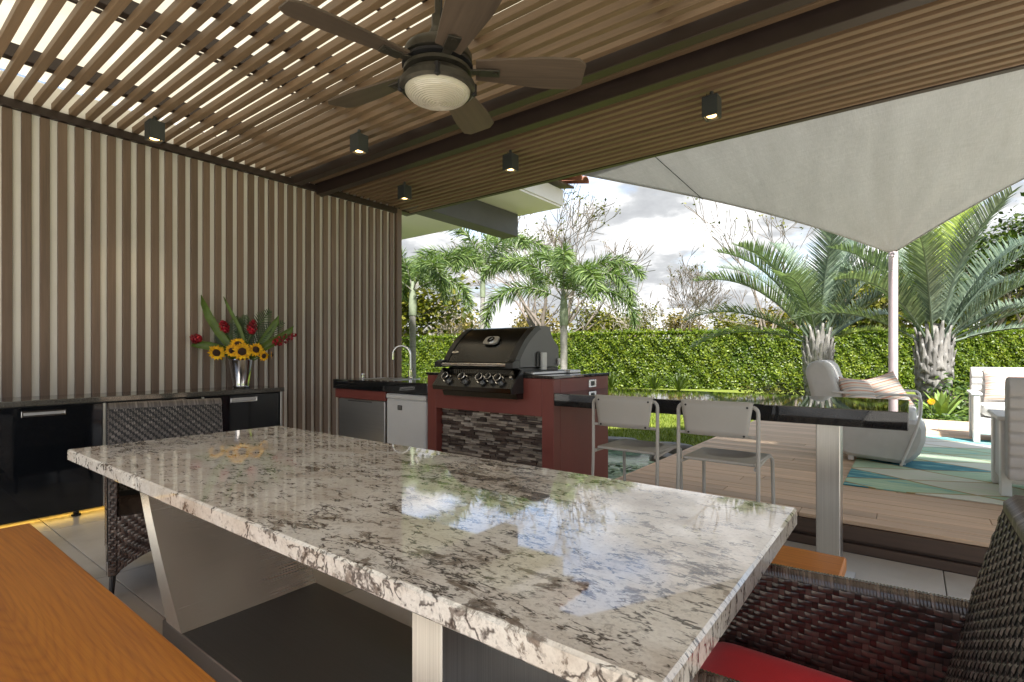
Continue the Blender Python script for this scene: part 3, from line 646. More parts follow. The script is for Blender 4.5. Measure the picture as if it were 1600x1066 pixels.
def braid(mb, P, r, n):
    """rope-like edge wrap along the curve P(t)"""
    for k in range(n):
        t0, t1 = k/n, min(1, (k+1.25)/n); p0, p1 = Vector(P(t0)), Vector(P(t1)); tg = (p1-p0).normalized(); sd = tg.cross(Vector((0, 0, 1))); sd = sd.normalized() if sd.length > .1 else Vector((0, 1, 0)); up = sd.cross(tg)
        pts = []
        for q in range(6):
            a = -1.9+3.8*q/5; pts.append(p0.lerp(p1, q/5)+(sd*math.sin(a)+up*math.cos(a))*r)
        wv_ = tg*((p1-p0).length*.42); vs_ = [p-wv_ for p in pts]+[p+(p-p0.lerp(p1, i/5)).normalized()*.0015 for i, p in enumerate(pts)]+[p+wv_ for p in pts]
        fs_ = [(i, i+1, 7+i, 6+i) for i in range(5)]+[(6+i, 7+i, 13+i, 12+i) for i in range(5)]; mb.add(vs_, fs_)
def back_x(z): return -.105-.125*((z-.42)/.49)          # inner face of the backrest
def wicker_chair(label, loc, rotz):
    c = thing('wicker_chair', label, 'chair', loc, rotz, 'dark wicker armchairs at the table ends', world=False)
    def armtop(x): return .648+.02*((.36-x)/.52)
    zb = lambda x: .115+.10*max(0, 1-(abs(x-.07)/.24)**2)
    for s in (-1, 1):
        core = MB(); NX = 12; y0, y1 = s*.262, s*.298
        pts = [(-.20+.555*i/NX) for i in range(NX+1)]
        poly = [(x_, armtop(x_)-.012) for x_ in pts]+[(x_, zb(x_)) for x_ in pts[::-1]]
        a = part('arm_panel', core.prism(poly, y0, y1, 1), 'rubber', c)
        wv = MB(); F_in = lambda u, v: (-.17+.525*u, s*.258, .42+(armtop(-.17+.525*u)-.425)*v); F_out = lambda u, v: (-.20+.555*u, s*.302, zb(-.20+.555*u)+(armtop(-.20+.555*u)-.01-zb(-.20+.555*u))*v)
        weave(wv, F_in, 37, 17, .0065, flip=(s < 0)); weave(wv, F_out, 39, 38, .004, flip=(s > 0))
        weave(wv, lambda u, v: (.357, s*(.262+.036*u), .118+.53*v), 3, 38, .003, flip=(s < 0))
        tag(put('weave', wv.mesh('weave', 60, False), 'wicker', a), None, kind='stuff')
        bd = MB(); braid(bd, lambda t_: (-.21+.575*t_, s*.28, armtop(-.21+.575*t_)-.004), .021, 90)
        tag(put('braided_edge', bd.mesh('braided_edge', 60, False), 'wicker', a), None, kind='stuff')
        bd = MB()
    # back
    poly = [(back_x(.30)-.002, .12), (back_x(.42), .42), (back_x(.88), .885), (back_x(.88)-.03, .905), (back_x(.88)-.058, .885), (back_x(.42)-.062, .42), (back_x(.30)-.06, .12)]
    bk = part('backrest', MB().prism(poly, -.285, .285, 1), 'rubber', c, 30); wv = MB()
    weave(wv, lambda u, v: (back_x(.43+.455*v)+.003, -.288+.576*u, .43+.455*v), 42, 34, .006, flip=False, swap=True)
    weave(wv, lambda u, v: (back_x(.43+.455*v)-.063+(.0), -.288+.576*u, .13+.755*v) if False else (back_x(.12+.765*v)-.066, -.288+.576*u, .12+.765*v), 42, 56, .004, flip=True, swap=False)
    for s in (-1, 1): weave(wv, lambda u, v: (back_x(.12+.765*v)-.06+.058*u, s*.288, .12+.765*v), 4, 56, .003, flip=(s > 0))
    tag(put('weave', wv.mesh('weave', 60, False), 'wicker_back_sheen', bk), None, kind='stuff')
    bd = MB(); braid(bd, lambda t_: (back_x(.88)-.030, -.288+.576*t_, .888), .031, 70); tag(put('braided_edge', bd.mesh('braided_edge', 60, False), 'wicker_back_sheen', bk), None, kind='stuff')
    ap = part('front_apron', MB().prism([(-.262, .115), (-.2, .20), (0, .225), (.2, .20), (.262, .115), (.262, .40), (-.262, .40)], .322, .35, 0), 'rubber', c); wv = MB()
    weave(wv, lambda u, v: (.3535, -.262+.524*u, (.225-.1*(2*u-1)**2)+(.402-(.225-.1*(2*u-1)**2))*v), 38, 14, .0035, flip=False)
    tag(put('weave', wv.mesh('weave', 60, False), 'wicker', ap), None, kind='stuff')
    part('seat_deck', B((-.12, -.26, .375), (.35, .26, .402), .004), 'wicker', c)
    cu = MB()
    def cush(u, v):
        x_, y_ = -.118+.466*u, -.25+.50*v; e = (1-(2*u-1)**10)*(1-(2*v-1)**10); return (x_, y_, .404+.078*e**.4 if 0 < u < 1 and 0 < v < 1 else .404)
    cu.grid(cush, 22, 24); part('cushion', cu, 'red_cloth', c, 180, False)
    for sx, sy in ((-1, -1), (-1, 1), (1, -1), (1, 1)):
        xx = .305 if sx > 0 else -.185
        lg = part('leg', MB().tube([(xx, sy*.275, .16), (xx+sx*.03, sy*.285, .012)], [.016, .011], 10), 'black_metal', c)
        part('glide', MB().lathe([(.011, 0), (.013, .004), (.012, .013)], (xx+sx*.031, sy*.285, 0), 10), 'white_plastic', lg)
    return c
ch0 = wicker_chair('dark wicker armchair with red seat cushion at the near right table end', (-.075, 1.165, 0), math.pi)
c2 = dup(ch0, (-3.38, 1.20, 0), R(-14), 'wicker chair between the sideboard and the left end of the granite table')
for q in [q for q in c2.children if q.name.startswith('cushion')]: bpy.data.objects.remove(q)

# ================================================================== SIDEBOARD
SX, SY1, SH = -4.88, 2.69, .88
sb = thing('sideboard', 'long low gloss black sideboard with stone top against slatted wall', 'sideboard', (-5.12, 1.2, 0))
part('carcass', B((WX+.046, -.95, .045), (SX-.022, SY1-.02, SH-.042)), 'black_metal', sb)
part('countertop', B((WX+.044, -.98, SH-.04), (SX+.02, SY1+.01, SH), .004), 'grey_granite', sb)
part('end_panel', B((WX+.05, SY1-.0195, .045), (SX+.004, SY1, SH-.0405), .002), 'steel_z', sb)
ed = [SY1-.022-.697*k for k in range(6)]
for k in range(5):
    y1, y0 = ed[k], ed[k+1]
    d = part('door', B((SX-.0215, y0+.012, .048), (SX, y1-.012, SH-.05), .002), 'gloss_black', sb)
    part('edge_trim', B((SX-.021, y0-.009, .046), (SX-.003, y0+.009, SH-.048), .002), 'steel_z', sb)
    h_ = MB(); ym = (y0+y1)/2; z0 = SH-.115
    h_.box((SX, ym-.12, z0), (SX+.006, ym+.12, z0+.008), .001).box((SX, ym-.12, z0+.030), (SX+.010, ym+.12, z0+.040), .001).box((SX, ym-.12, z0+.008), (SX+.008, ym-.112, z0+.03), .001).box((SX, ym+.112, z0+.008), (SX+.008, ym+.12, z0+.03), .001)
    part('handle', h_, 'chrome', d); part('recess', B((SX-.003, ym-.11, z0+.009), (SX+.002, ym+.11, z0+.029), .001), 'steel_x', d)
for y_ in (-.5, .4, 1.12, 1.85, 2.5): part('foot', MB().lathe([(.03, 0), (.03, .012), (.018, .018), (.018, .044)], (SX-.07, y_, .0005), 12), 'black_metal', sb)
led = thing('led_strip', 'warm yellow light strip glowing under the black sideboard', 'light strip', (SX-.2, 1.2, .035))
part('diffuser', B((SX-.14, -.8, .034), (SX-.12, 2.6, .0445), .001), 'led_glow', led)

# -- vase and flowers
VX, VY, VZ = -5.10, 2.40, SH+.001
vs_ = thing('vase', 'tapered polished metal bucket vase on the sideboard', 'vase', (VX, VY, VZ))
part('body', MB().lathe([(.066, VZ), (.07, VZ+.004), (.074, VZ+.02), (.072, VZ+.03), (.108, VZ+.262), (.112, VZ+.268), (.110, VZ+.275), (.104, VZ+.272), (.07, VZ+.03), (.01, VZ+.028)], (VX, VY, 0), 36), 'vase_metal', vs_)
vtop = Vector((VX, VY, VZ+.27))
side = Vector((.61, .79, 0)).normalized(); tow = Vector((.79, -.61, 0))      # across / towards the diners
def fpos(px, py, dep=0):                       # plan: across and up from the vase mouth, metres
    return vtop+side*px+Vector((0, 0, py))+tow*dep
def stem(mb, a, b, r=.006, bend=.04):
    a, b = Vector(a), Vector(b); m_ = a.lerp(b, .55)+Vector((0, 0, bend)); mb.tube([a, a.lerp(m_, .6), m_, m_.lerp(b, .6), b], r, 6)
def sunflower(across, up, dep, size, face, label):
    p = fpos(across, up, dep); f = thing('sunflower', label, 'flower', tuple(p), 0, 'sunflowers in the vase')
    nz = Vector(face).normalized(); ax = nz.orthogonal().normalized(); ay = nz.cross(ax); r_ = random.Random(int(across*991)+5)
    pm = MB()
    for ring, cnt in ((0, 15), (1, 14)):
        for k in range(cnt):
            a = 6.283*(k+.5*ring)/cnt+r_.uniform(-.08, .08); d_ = ax*math.cos(a)+ay*math.sin(a); sd = nz.cross(d_); l_ = size*(.96+r_.uniform(-.1, .12)); wd = size*.15; tl = nz*(size*(.03 if ring else .10)+r_.uniform(-.12, .1)*size)
            b0 = p+d_*size*.36+nz*.004*ring; m_ = p+d_*l_*.68+tl*.8; tp = p+d_*l_+tl*.4
            pm.add([b0-sd*wd*.6, b0+sd*wd*.6, m_+sd*wd, tp, m_-sd*wd], [(0, 1, 2, 4), (2, 3, 4)])
    part('petals', pm, 'petal', f, 0, False)['kind'] = 'stuff'
    dm = MB(); nr, ns = 4, 14; pts = [p+nz*.018]
    for i in range(1, nr+1):
        for j in range(ns): q = size*.44*i/nr; pts.append(p+(ax*math.cos(6.283*j/ns)+ay*math.sin(6.283*j/ns))*q+nz*(.018*(1-(i/nr)**2)+.003+r_.uniform(-.002, .002)))
    fs_ = [(0, 1+j, 1+(j+1) % ns) for j in range(ns)]+[(1+i*ns+j, 1+i*ns+(j+1) % ns, 1+(i+1)*ns+(j+1) % ns, 1+(i+1)*ns+j) for i in range(nr-1) for j in range(ns)]
    part('seed_head', dm.add(pts, fs_), 'seed_disc', f, 40, False)
    sm = MB(); stem(sm, vtop+Vector((across*.15, across*.2, -.03)), p-nz*.006, .006, .02); part('stem', sm, 'strap_leaf', f)
tv = (.93, -.36, .05)
for a in ((.035, .075, .13, .088, (.93, -.36, .12), 'largest sunflower with dark centre at the front middle of the vase'), (.145, .095, .09, .072, (.98, -.1, .12), 'sunflower with dark centre right of the largest sunflower'),
          (-.055, .085, .11, .065, (.85, -.5, .1), 'small sunflower just left of the largest sunflower'), (-.015, .145, .06, .075, (.9, -.3, .45), 'highest sunflower, tilted upward above the others'),
          (-.19, .065, .09, .080, (.72, -.6, -.25), 'drooping sunflower at the far left of the vase'), (.215, .035, .10, .056, (.95, .2, -.1), 'small yellow sunflower low at the right of the vase rim'),
          (.275, .045, .06, .045, (.5, .85, 0), 'smallest yellow flower, side-on at the far right')): sunflower(*a)
def ginger(a0, b0, dep0, a1, b1, dep1, label):
    p0, p1 = fpos(a0, b0, dep0), fpos(a1, b1, dep1); f = thing('red_ginger', label, 'flower', tuple(p0), 0, 'red ginger flowers in the vase'); d_ = (p1-p0).normalized(); ax = d_.orthogonal().normalized(); ay = d_.cross(ax); r_ = random.Random(int(a1*777)); m_ = MB(); ln = (p1-p0).length
    for k in range(42):
        s_ = k/41; c_ = p0+d_*ln*.92*s_; rad = .046*math.sin(math.pi*(.18+.78*s_))**.8; a = k*2.4; o = ax*math.cos(a)+ay*math.sin(a); sd = d_.cross(o); l_ = .035*(1-.4*s_)
        b_ = c_+o*rad*.35; t_ = c_+o*rad+d_*l_; m2 = c_+o*rad*1.05+d_*l_*.45; w2 = .021*(1-.4*s_); m_.add([b_-sd*w2*.6, b_+sd*w2*.6, m2+sd*w2, t_, m2-sd*w2], [(0, 1, 2, 4), (2, 3, 4)])
    part('bracts', m_, 'bract', f, 0, False)['kind'] = 'stuff'; sm = MB(); stem(sm, vtop+Vector((0, 0, -.03)), p0, .007, .01); part('stem', sm, 'strap_leaf', f)
ginger(-.135, .25, -.02, -.175, .37, -.03, 'crimson ginger flower standing upright left of centre'); ginger(.085, .24, .0, .105, .38, -.01, 'crimson ginger flower standing upright at the middle right')
ginger(-.33, .175, .02, -.42, .215, .03, 'crimson ginger flower reaching out at the far left'); ginger(.28, .15, .03, .50, .245, .04, 'long crimson ginger flower leaning out to the right')
def strap(pts, wid, label, mat='strap_leaf'):
    P_ = [fpos(*p) for p in pts]; f = thing('strap_leaf', label, 'leaf', tuple(P_[0]), 0, 'long green leaves in the vase'); m_ = MB(); n_ = len(P_); vs2 = []
    for i, p in enumerate(P_):
        d_ = (P_[min(i+1, n_-1)]-P_[max(i-1, 0)]).normalized(); sd = d_.cross(tow).normalized(); wd = wid*(1-(abs(i/(n_-1)-.45)/.55)**2.2)+.002; vs2 += [p-sd*wd, p-tow*wid*.5, p+sd*wd]
    part('blade', m_.add(vs2, [(3*i+q, 3*i+q+1, 3*i+q+4, 3*i+q+3) for i in range(n_-1) for q in range(2)]), mat, f, 60, False)
strap([(-.01, -.02, 0), (-.10, .13, .01), (-.20, .27, .01), (-.28, .41, 0), (-.325, .53, 0), (-.345, .61, .0)], .036, 'tall broad green leaf leaning far left over the vase')
strap([(.03, 0, 0), (.045, .13, .02), (-.01, .30, .02), (-.08, .44, .01), (-.13, .54, 0), (-.155, .60, 0)], .015, 'narrow green leaf leaning left at the middle of the bouquet')
strap([(.05, 0, 0), (.17, .15, .0), (.25, .27, 0), (.31, .37, 0), (.33, .43, 0)], .034, 'broad green leaf rising to the right behind the flowers')
strap([(.05, 0, 0), (.22, .13, .02), (.34, .20, .03), (.43, .27, .03), (.47, .33, .02)], .04, 'broad green leaf spreading low to the right')
strap([(-.04, 0, 0), (-.16, .10, .02), (-.27, .13, .03), (-.37, .14, .03), (-.43, .13, .02)], .038, 'broad green leaf spreading low to the left')
def fern(a1, b1, dep, n_, ll, label):
    f = thing('fern_frond', label, 'leaf', tuple(vtop), 0, 'fern fronds in the vase'); m_ = MB(); p0 = vtop; p1 = fpos(a1, b1, dep); pr_ = [p0.lerp(p1, i/n_)+Vector((0, 0, .03*math.sin(math.pi*i/n_))) for i in range(n_+1)]
    m_.tube(pr_[::2], .003, 4)
    for i in range(n_//4, n_+1):
        p = pr_[i]; d_ = (pr_[min(i+1, n_)]-pr_[max(i-1, 0)]).normalized(); s0 = d_.cross(tow).normalized(); l_ = ll*math.sin(math.pi*(.12+.8*(i/n_)))
        for s in (-1, 1): tp = p+s0*s*l_+d_*l_*.6; m_.add([p-d_*.006, p+d_*.006, p.lerp(tp, .6)+d_*.008, tp], [(0, 1, 2, 3)])
    part('leaflets', m_, 'fern', f, 0, False)
fern(-.06, .40, -.03, 22, .10, 'dark fern frond behind the left upright ginger flower'); fern(.24, .47, -.03, 24, .11, 'tall dark fern frond at the right back of the bouquet'); fern(.36, .36, -.02, 22, .10, 'dark fern frond pointing out to the right')
fern(.02, .42, -.05, 22, .09, 'dark fern frond at the very middle back of the bouquet'); fern(-.22, .24, -.02, 18, .09, 'short dark fern frond low on the left')
# ================================================================== OUTDOOR KITCHEN
KY, KY1 = 2.95, 3.745
KX0, BX0, BX1 = -4.43, -3.12, -1.905
kc = thing('sink_counter', 'black stone sink counter on a red cabinet with steel door', 'counter', (-3.78, 3.3, 0))
part('countertop', B((KX0, KY, .875), (BX0-.002, KY1, .965), .004), 'black_granite', kc)
part('carcass', B((KX0+.02, KY+.05, .06), (-3.665, KY1-.02, .8745)), 'red_panel', kc)
part('side_panel', B((-3.14, KY+.03, .002), (BX0-.003, KY1-.02, .8745)), 'red_panel', kc)
part('front_rail', B((KX0+.02, KY+.012, .79), (-3.665, KY+.049, .873)), 'red_panel', kc)
part('plinth', B((KX0+.05, KY+.09, .002), (-3.67, KY1-.1, .0595)), 'black_metal', kc)
dd = part('steel_door', B((KX0+.075, KY+.015, .11), (-3.675, KY+.048, .785), .004), 'steel_x', kc); part('finger_pull', B((-4.2, KY+.008, .765), (-3.85, KY+.0148, .775), .002), 'dark_steel', dd)
sk = thing('sink', 'small steel basin let into the black counter beside the faucet', 'sink', (-3.95, 3.25, .9655))
rim = MB()
for lo, hi in (((-4.2, 3.08, .9655), (-3.7, 3.10, .969)), ((-4.2, 3.38, .9655), (-3.7, 3.40, .969)), ((-4.2, 3.1005, .9655), (-4.18, 3.3795, .969)), ((-3.72, 3.1005, .9655), (-3.7, 3.3795, .969))): rim.box(lo, hi, .001)
part('rim', rim, 'steel_x', sk); part('basin', B((-4.179, 3.101, .9652), (-3.721, 3.379, .9665), .0004), 'dark_steel', sk)
fc = thing('faucet', 'chrome gooseneck kitchen faucet on the black counter', 'faucet', (-3.88, 3.46, .966))
fx, fy = -3.90, 3.46
nk = [(fx, fy, .97), (fx, fy, 1.20)]+[(fx-.07+.07*math.cos(a), fy-.05+.05*math.cos(a), 1.20+.085*math.sin(a)) for a in [math.pi*i/10 for i in range(1, 11)]]+[(fx-.14, fy-.10, 1.15)]
part('spout', MB().tube(nk, .0105, 12), 'chrome', fc); part('base', MB().lathe([(.027, .966), (.027, .975), (.019, .98), (.019, 1.05), (.012, 1.055)], (fx, fy, 0), 20), 'chrome', fc); part('lever', MB().tube([(fx+.015, fy, 1.03), (fx+.06, fy-.02, 1.06)], .006, 8), 'chrome', fc)
tp = thing('soap_dispenser', 'small chrome soap pump at the left of the counter', 'soap pump', (-4.30, 3.2, .966)); part('pump', MB().lathe([(.016, .966), (.016, .985), (.008, .99), (.008, 1.0), (.02, 1.003), (.018, 1.012)], (-4.30, 3.2, 0), 14), 'chrome', tp)
rf = thing('mini_fridge', 'small white fridge tucked between steel door and red block', 'fridge', (-3.4, 3.3, 0))
part('cabinet', B((-3.655, 3.035, .02), (-3.145, 3.55, .86), .008), 'white_plastic', rf)
fd = part('door', B((-3.655, 2.965, .05), (-3.16, 3.028, .815), .012), 'white_plastic', rf); part('door_grip', B((-3.655, 2.958, .8155), (-3.155, 3.03, .862), .012), 'white_plastic', fd)
part('hinge_strip', B((-3.158, 2.985, .05), (-3.146, 3.03, .814), .003), 'white_plastic', fd)
bd = part('badge', B((-3.50, 2.961, .725), (-3.445, 2.9645, .765), .001), 'lamp_grey', fd)
for z_ in (.735, .745, .755): part('print', B((-3.494, 2.9602, z_-.002), (-3.451, 2.9608, z_+.002), .0001), 'steel_x', bd)
for xx in (-3.62, -3.19): part('foot', B((xx-.02, 3.06, .001), (xx+.02, 3.5, .0195), .003), 'rubber', rf)
# barbecue island
bi = thing('barbecue_island', 'dark red barbecue block with recessed ledger stone panel', 'kitchen island', (-2.5, 3.35, 0))
IZ = 1.035; RX0, RX1_, RZ0, RZ1, RD = -3.02, -2.0, .09, .775, .085
body = MB(); body.box((BX0, KY+RD, .002), (BX1, KY1, IZ), .004)
body.box((BX0, KY, .002), (RX0, KY+RD, IZ), .003).box((RX1_, KY, .002), (BX1, KY+RD, IZ), .003).box((RX0, KY, RZ1), (RX1_, KY+RD, IZ), .003).box((RX0, KY, .002), (RX1_, KY+RD, RZ0), .003)
part('block', body, 'red_panel', bi)
part('top_slab', B((BX0-.008, KY-.008, IZ+.0005), (BX1+.008, KY1+.008, IZ+.021), .003), 'black_granite', bi)
rs = random.Random(5); z = RZ0+.001; row = 0; low_ = MB()
while z < RZ1-.01:
    hh = min((rs.choice((.013, .016, .018, .021)) if z > .40 else .03), RZ1-.001-z); xx = RX0+.001
    while xx < RX1_-.002:
        ll = min(rs.choice((.06, .075, .09, .12)) if z > .40 else rs.choice((.10, .13, .18)), RX1_-.001-xx)
        if RX1_-.001-xx-ll < .02: ll = RX1_-.001-xx
        pz = rs.uniform(.008, .03); bb = ((xx+.0006, KY+RD-pz, z+.0008), (xx+ll-.0006, KY+RD-.0005, z+hh-.0008), .002); xx += ll
        if z > .40: part('ledger_stone', B(*bb), 'ledger', bi)
        else: low_.box(*bb)
    z += hh; row += 1
part('lower_stonework', low_, 'ledger', bi)['kind'] = 'stuff'
ot = part('outlet', B((BX1+.0005, 3.42, .955), (BX1+.010, 3.53, 1.012), .004), 'steel_y', bi); part('socket', B((BX1+.0102, 3.45, .967), (BX1+.013, 3.50, 1.0), .003), 'lamp_grey', ot)
# bar counter
bc = thing('bar_counter', 'long black polished stone bar counter on a brushed steel post', 'counter', (-.9, 3.35, 0))
BZ = .94; part('countertop', B((BX1+.0015, KY, BZ-.085), (-.01, KY1, BZ), .004), 'black_granite', bc)
part('post', B((-.405, 3.20, .012), (-.295, 3.34, BZ-.0855), .003), 'steel_z', bc); part('floor_plate', B((-.46, 3.14, .0005), (-.24, 3.40, .0118), .002), 'steel_x', bc)
# grill
GX0, GX1 = -2.90, -2.20
gr = thing('gas_grill', 'built-in stainless gas grill with closed dark lid and five knobs', 'grill', (-2.55, 3.15, IZ))
part('firebox', B((GX0+.01, 2.96, IZ+.0215), (GX1-.01, 3.49, 1.105), .004), 'grill_black', gr)
part('rear_shelf', B((GX0-.02, 3.44, IZ+.022), (GX1+.13, 3.60, IZ+.045), .004), 'steel_x', gr); part('side_ledge', B((GX1+.0, 2.99, IZ+.022), (GX1+.10, 3.438, IZ+.040), .004), 'steel_x', gr)
def arc(y0, z0, y1, z1, n, b): 
    return [(y0+(y1-y0)*i/n+b*math.sin(math.pi*i/n)*(z0-z1)/.3*1, z0+(z1-z0)*i/n+b*math.sin(math.pi*i/n)) for i in range(1, n)]
outer = [(2.915, 1.108), (2.912, 1.145)]+arc(2.912, 1.145, 3.165, 1.395, 8, .018)+[(3.165, 1.395), (3.20, 1.408), (3.32, 1.410), (3.35, 1.400), (3.372, 1.35), (3.40, 1.31), (3.465, 1.262), (3.475, 1.24), (3.475, 1.108)]
lid = part('lid', MB().prism(outer, GX0+.05, GX1-.05, 0), 'grill_steel', gr, 22)
for x0, x1 in ((GX0, GX0+.0495), (GX1-.0495, GX1)): part('end_cap', MB().prism([(p[0]-.006 if p[0] < 3.2 else p[0]+.004, p[1]+(.004 if p[1] > 1.2 else 0)) for p in outer], x0, x1, 0), 'grill_grey' if x0 > -2.5 else 'grill_black', lid, 22)
part('cap_trim', MB().prism([(p[0]-.009 if p[0] < 3.2 else p[0], p[1]+.006) for p in outer[1:11]]+[(p[0]+.03, p[1]-.02) for p in outer[1:11]][::-1], GX1-.052, GX1+.004, 0), 'grill_black', lid, 22)
hb = part('handle_bar', MB().tube([(GX0-.02, 2.865, 1.125), (GX1+.02, 2.865, 1.125)], .015, 14), 'chrome', lid)
for xx in (GX0-.03, GX1-.035):
    part('handle_mount', MB().prism([(2.845, 1.105), (2.845, 1.14), (2.875, 1.155), (2.935, 1.16), (2.935, 1.105)], xx, xx+.065, 0), 'grill_black', lid)
tx = -2.50; tzc, tyc = 1.285, 3.035
sl_n = Vector((0, -.70, .714))
pm = MB(); u_, w_v = Vector((1, 0, 0)), Vector((0, .714, .70)); cen = Vector((tx, tyc, tzc))+sl_n*.02
ring = []
for k in range(28):
    a = 6.283*k/28; ring.append(cen+u_*.068*math.copysign(abs(math.cos(a))**.55, math.cos(a))+w_v*.042*math.copysign(abs(math.sin(a))**.55, math.sin(a)))
pm.add(ring+[p+sl_n*.012 for p in ring], [tuple(range(28, 56))]+[(i, (i+1) % 28, 28+(i+1) % 28, 28+i) for i in range(28)])
th = part('thermometer_plate', pm, 'steel_x', lid)
def disc(c_, nrm, r, h_, n=20):
    nrm = Vector(nrm).normalized(); a_ = nrm.orthogonal().normalized(); b_ = nrm.cross(a_); m_ = MB(); q = [Vector(c_)+(a_*math.cos(6.283*k/n)+b_*math.sin(6.283*k/n))*r for k in range(n)]
    return m_.add(q+[p+nrm*h_ for p in q], [tuple(range(n))[::-1], tuple(range(n, 2*n))]+[(i, (i+1) % n, n+(i+1) % n, n+i) for i in range(n)])
part('thermometer', disc(cen+sl_n*.0122, sl_n, .033, .006), 'chrome', th); part('dial', disc(cen+sl_n*.0184, sl_n, .027, .002), 'gloss_black', th); part('needle', MB().tube([cen+sl_n*.0212+u_*-.006-w_v*.006, cen+sl_n*.0212+u_*.014+w_v*.013], .0018, 5), 'white_plastic', th)
# maker's plate: flame-like chevrons on a steel oval
bcn = Vector((-2.82, 2.972, 1.205))+sl_n*.016; bm_ = MB(); q = [bcn+u_*.036*math.cos(6.283*k/18)+w_v*.012*math.sin(6.283*k/18) for k in range(18)]; bm_.add(q+[p+sl_n*.004 for p in q], [tuple(range(18, 36))]+[(i, (i+1) % 18, 18+(i+1) % 18, 18+i) for i in range(18)])
bo = part('badge', bm_, 'steel_x', lid)
for k in (-1, 0, 1): part('badge_flame', MB().add([bcn+sl_n*.0046+u_*(.011*k-.007)-w_v*.003, bcn+sl_n*.0046+u_*(.011*k)+w_v*(.016-.004*abs(k)), bcn+sl_n*.0046+u_*(.011*k+.007)-w_v*.003], [(0, 1, 2)]), 'chrome', bo)
part('side_vent', B((GX1+.0005, 2.945, 1.13), (GX1+.003, 2.965, 1.165), .001), 'gloss_black', lid)
pvm = MB()
pv = [(3.20+.035*math.cos(a), 1.19+.035*math.sin(a)) for a in [math.pi*(1-i/8) for i in range(5)]]; pvm.prism([(3.165, 1.112)]+pv+[(3.20, 1.112)], GX1+.0045, GX1+.012, 0); part('pivot_cover', pvm, 'grill_black', lid)
part('pivot_plate', B((GX1+.0125, 3.205, 1.085), (GX1+.035, 3.265, 1.215), .004), 'white_plastic', lid); part('side_latch', B((GX1+.0045, 3.45, 1.12), (GX1+.02, 3.478, 1.17), .003), 'white_plastic', lid)
PX0, PX1 = -2.925, -2.165
cp = part('control_panel', MB().prism([(2.925, 1.095), (2.815, .965), (2.822, .935), (2.90, .93), (2.948, .93), (2.948, 1.095)], PX0, PX1, 0), 'grill_steel', gr, 20)
part('drip_tray', MB().prism([(2.865, .928), (2.880, .888), (2.948, .888), (2.948, .928)], PX0+.06, PX1+.01, 0), 'grill_steel', gr, 20)
part('panel_end', MB().prism([(2.928, 1.092), (2.812, .967), (2.818, .928), (2.948, .928), (2.948, 1.092)], PX1+.0005, PX1+.012, 0), 'grill_black', gr)
sn = Vector((0, -.763, .646)); sv = Vector((0, .646, .763))
def onp(x_, s_): return Vector((x_, 2.815, .965))+Vector((0, .110, .130))*s_+Vector((0, -.763, .646))*.0005
for k in range(30):
    xx = PX0+.075+.0208*k; tl = .012*(1 if k < 15 else -1)
    a, b = onp(xx-tl, .97), onp(xx+tl, .72); m_ = MB(); m_.add([a-u_*.0042, a+u_*.0042, b+u_*.0042, b-u_*.0042]+[p+sn*.0015 for p in (a-u_*.0042, a+u_*.0042, b+u_*.0042, b-u_*.0042)], [(4, 5, 6, 7), (0, 1, 5, 4), (1, 2, 6, 5), (2, 3, 7, 6), (3, 0, 4, 7)]); part('vent_slot', m_, 'gloss_black', cp)
for k, (xx, s_, rr) in enumerate(((-2.80, .38, .034), (-2.63, .38, .034), (-2.46, .38, .034), (-2.378, .42, .028), (-2.29, .38, .034))):
    c0 = onp(xx, s_); kb = part('knob', disc(c0, sn, rr, .012, 24), 'chrome', gr); part('knob_body', disc(c0+sn*.0122, sn, rr*.82, .03, 24), 'grill_steel', kb); part('knob_ring', MB().tube([c0+sn*.043+(u_*math.cos(6.283*i/20)+sv*math.sin(6.283*i/20))*rr*.82 for i in range(20)], .0035, 6, closed=True), 'chrome', kb)
    part('knob_grip', MB().add([c0+sn*.0425+u_*(sx*.006)+sv*(sy*rr*.75)+sn*q*.014 for q in (0, 1) for sx, sy in ((-1, -1), (1, -1), (1, 1), (-1, 1))], [(4, 5, 6, 7), (0, 1, 5, 4), (1, 2, 6, 5), (2, 3, 7, 6), (3, 0, 4, 7)]), 'grill_black', kb)
ig = part('igniter', disc(onp(-2.205, .55), sn, .011, .012, 12), 'chrome', gr)

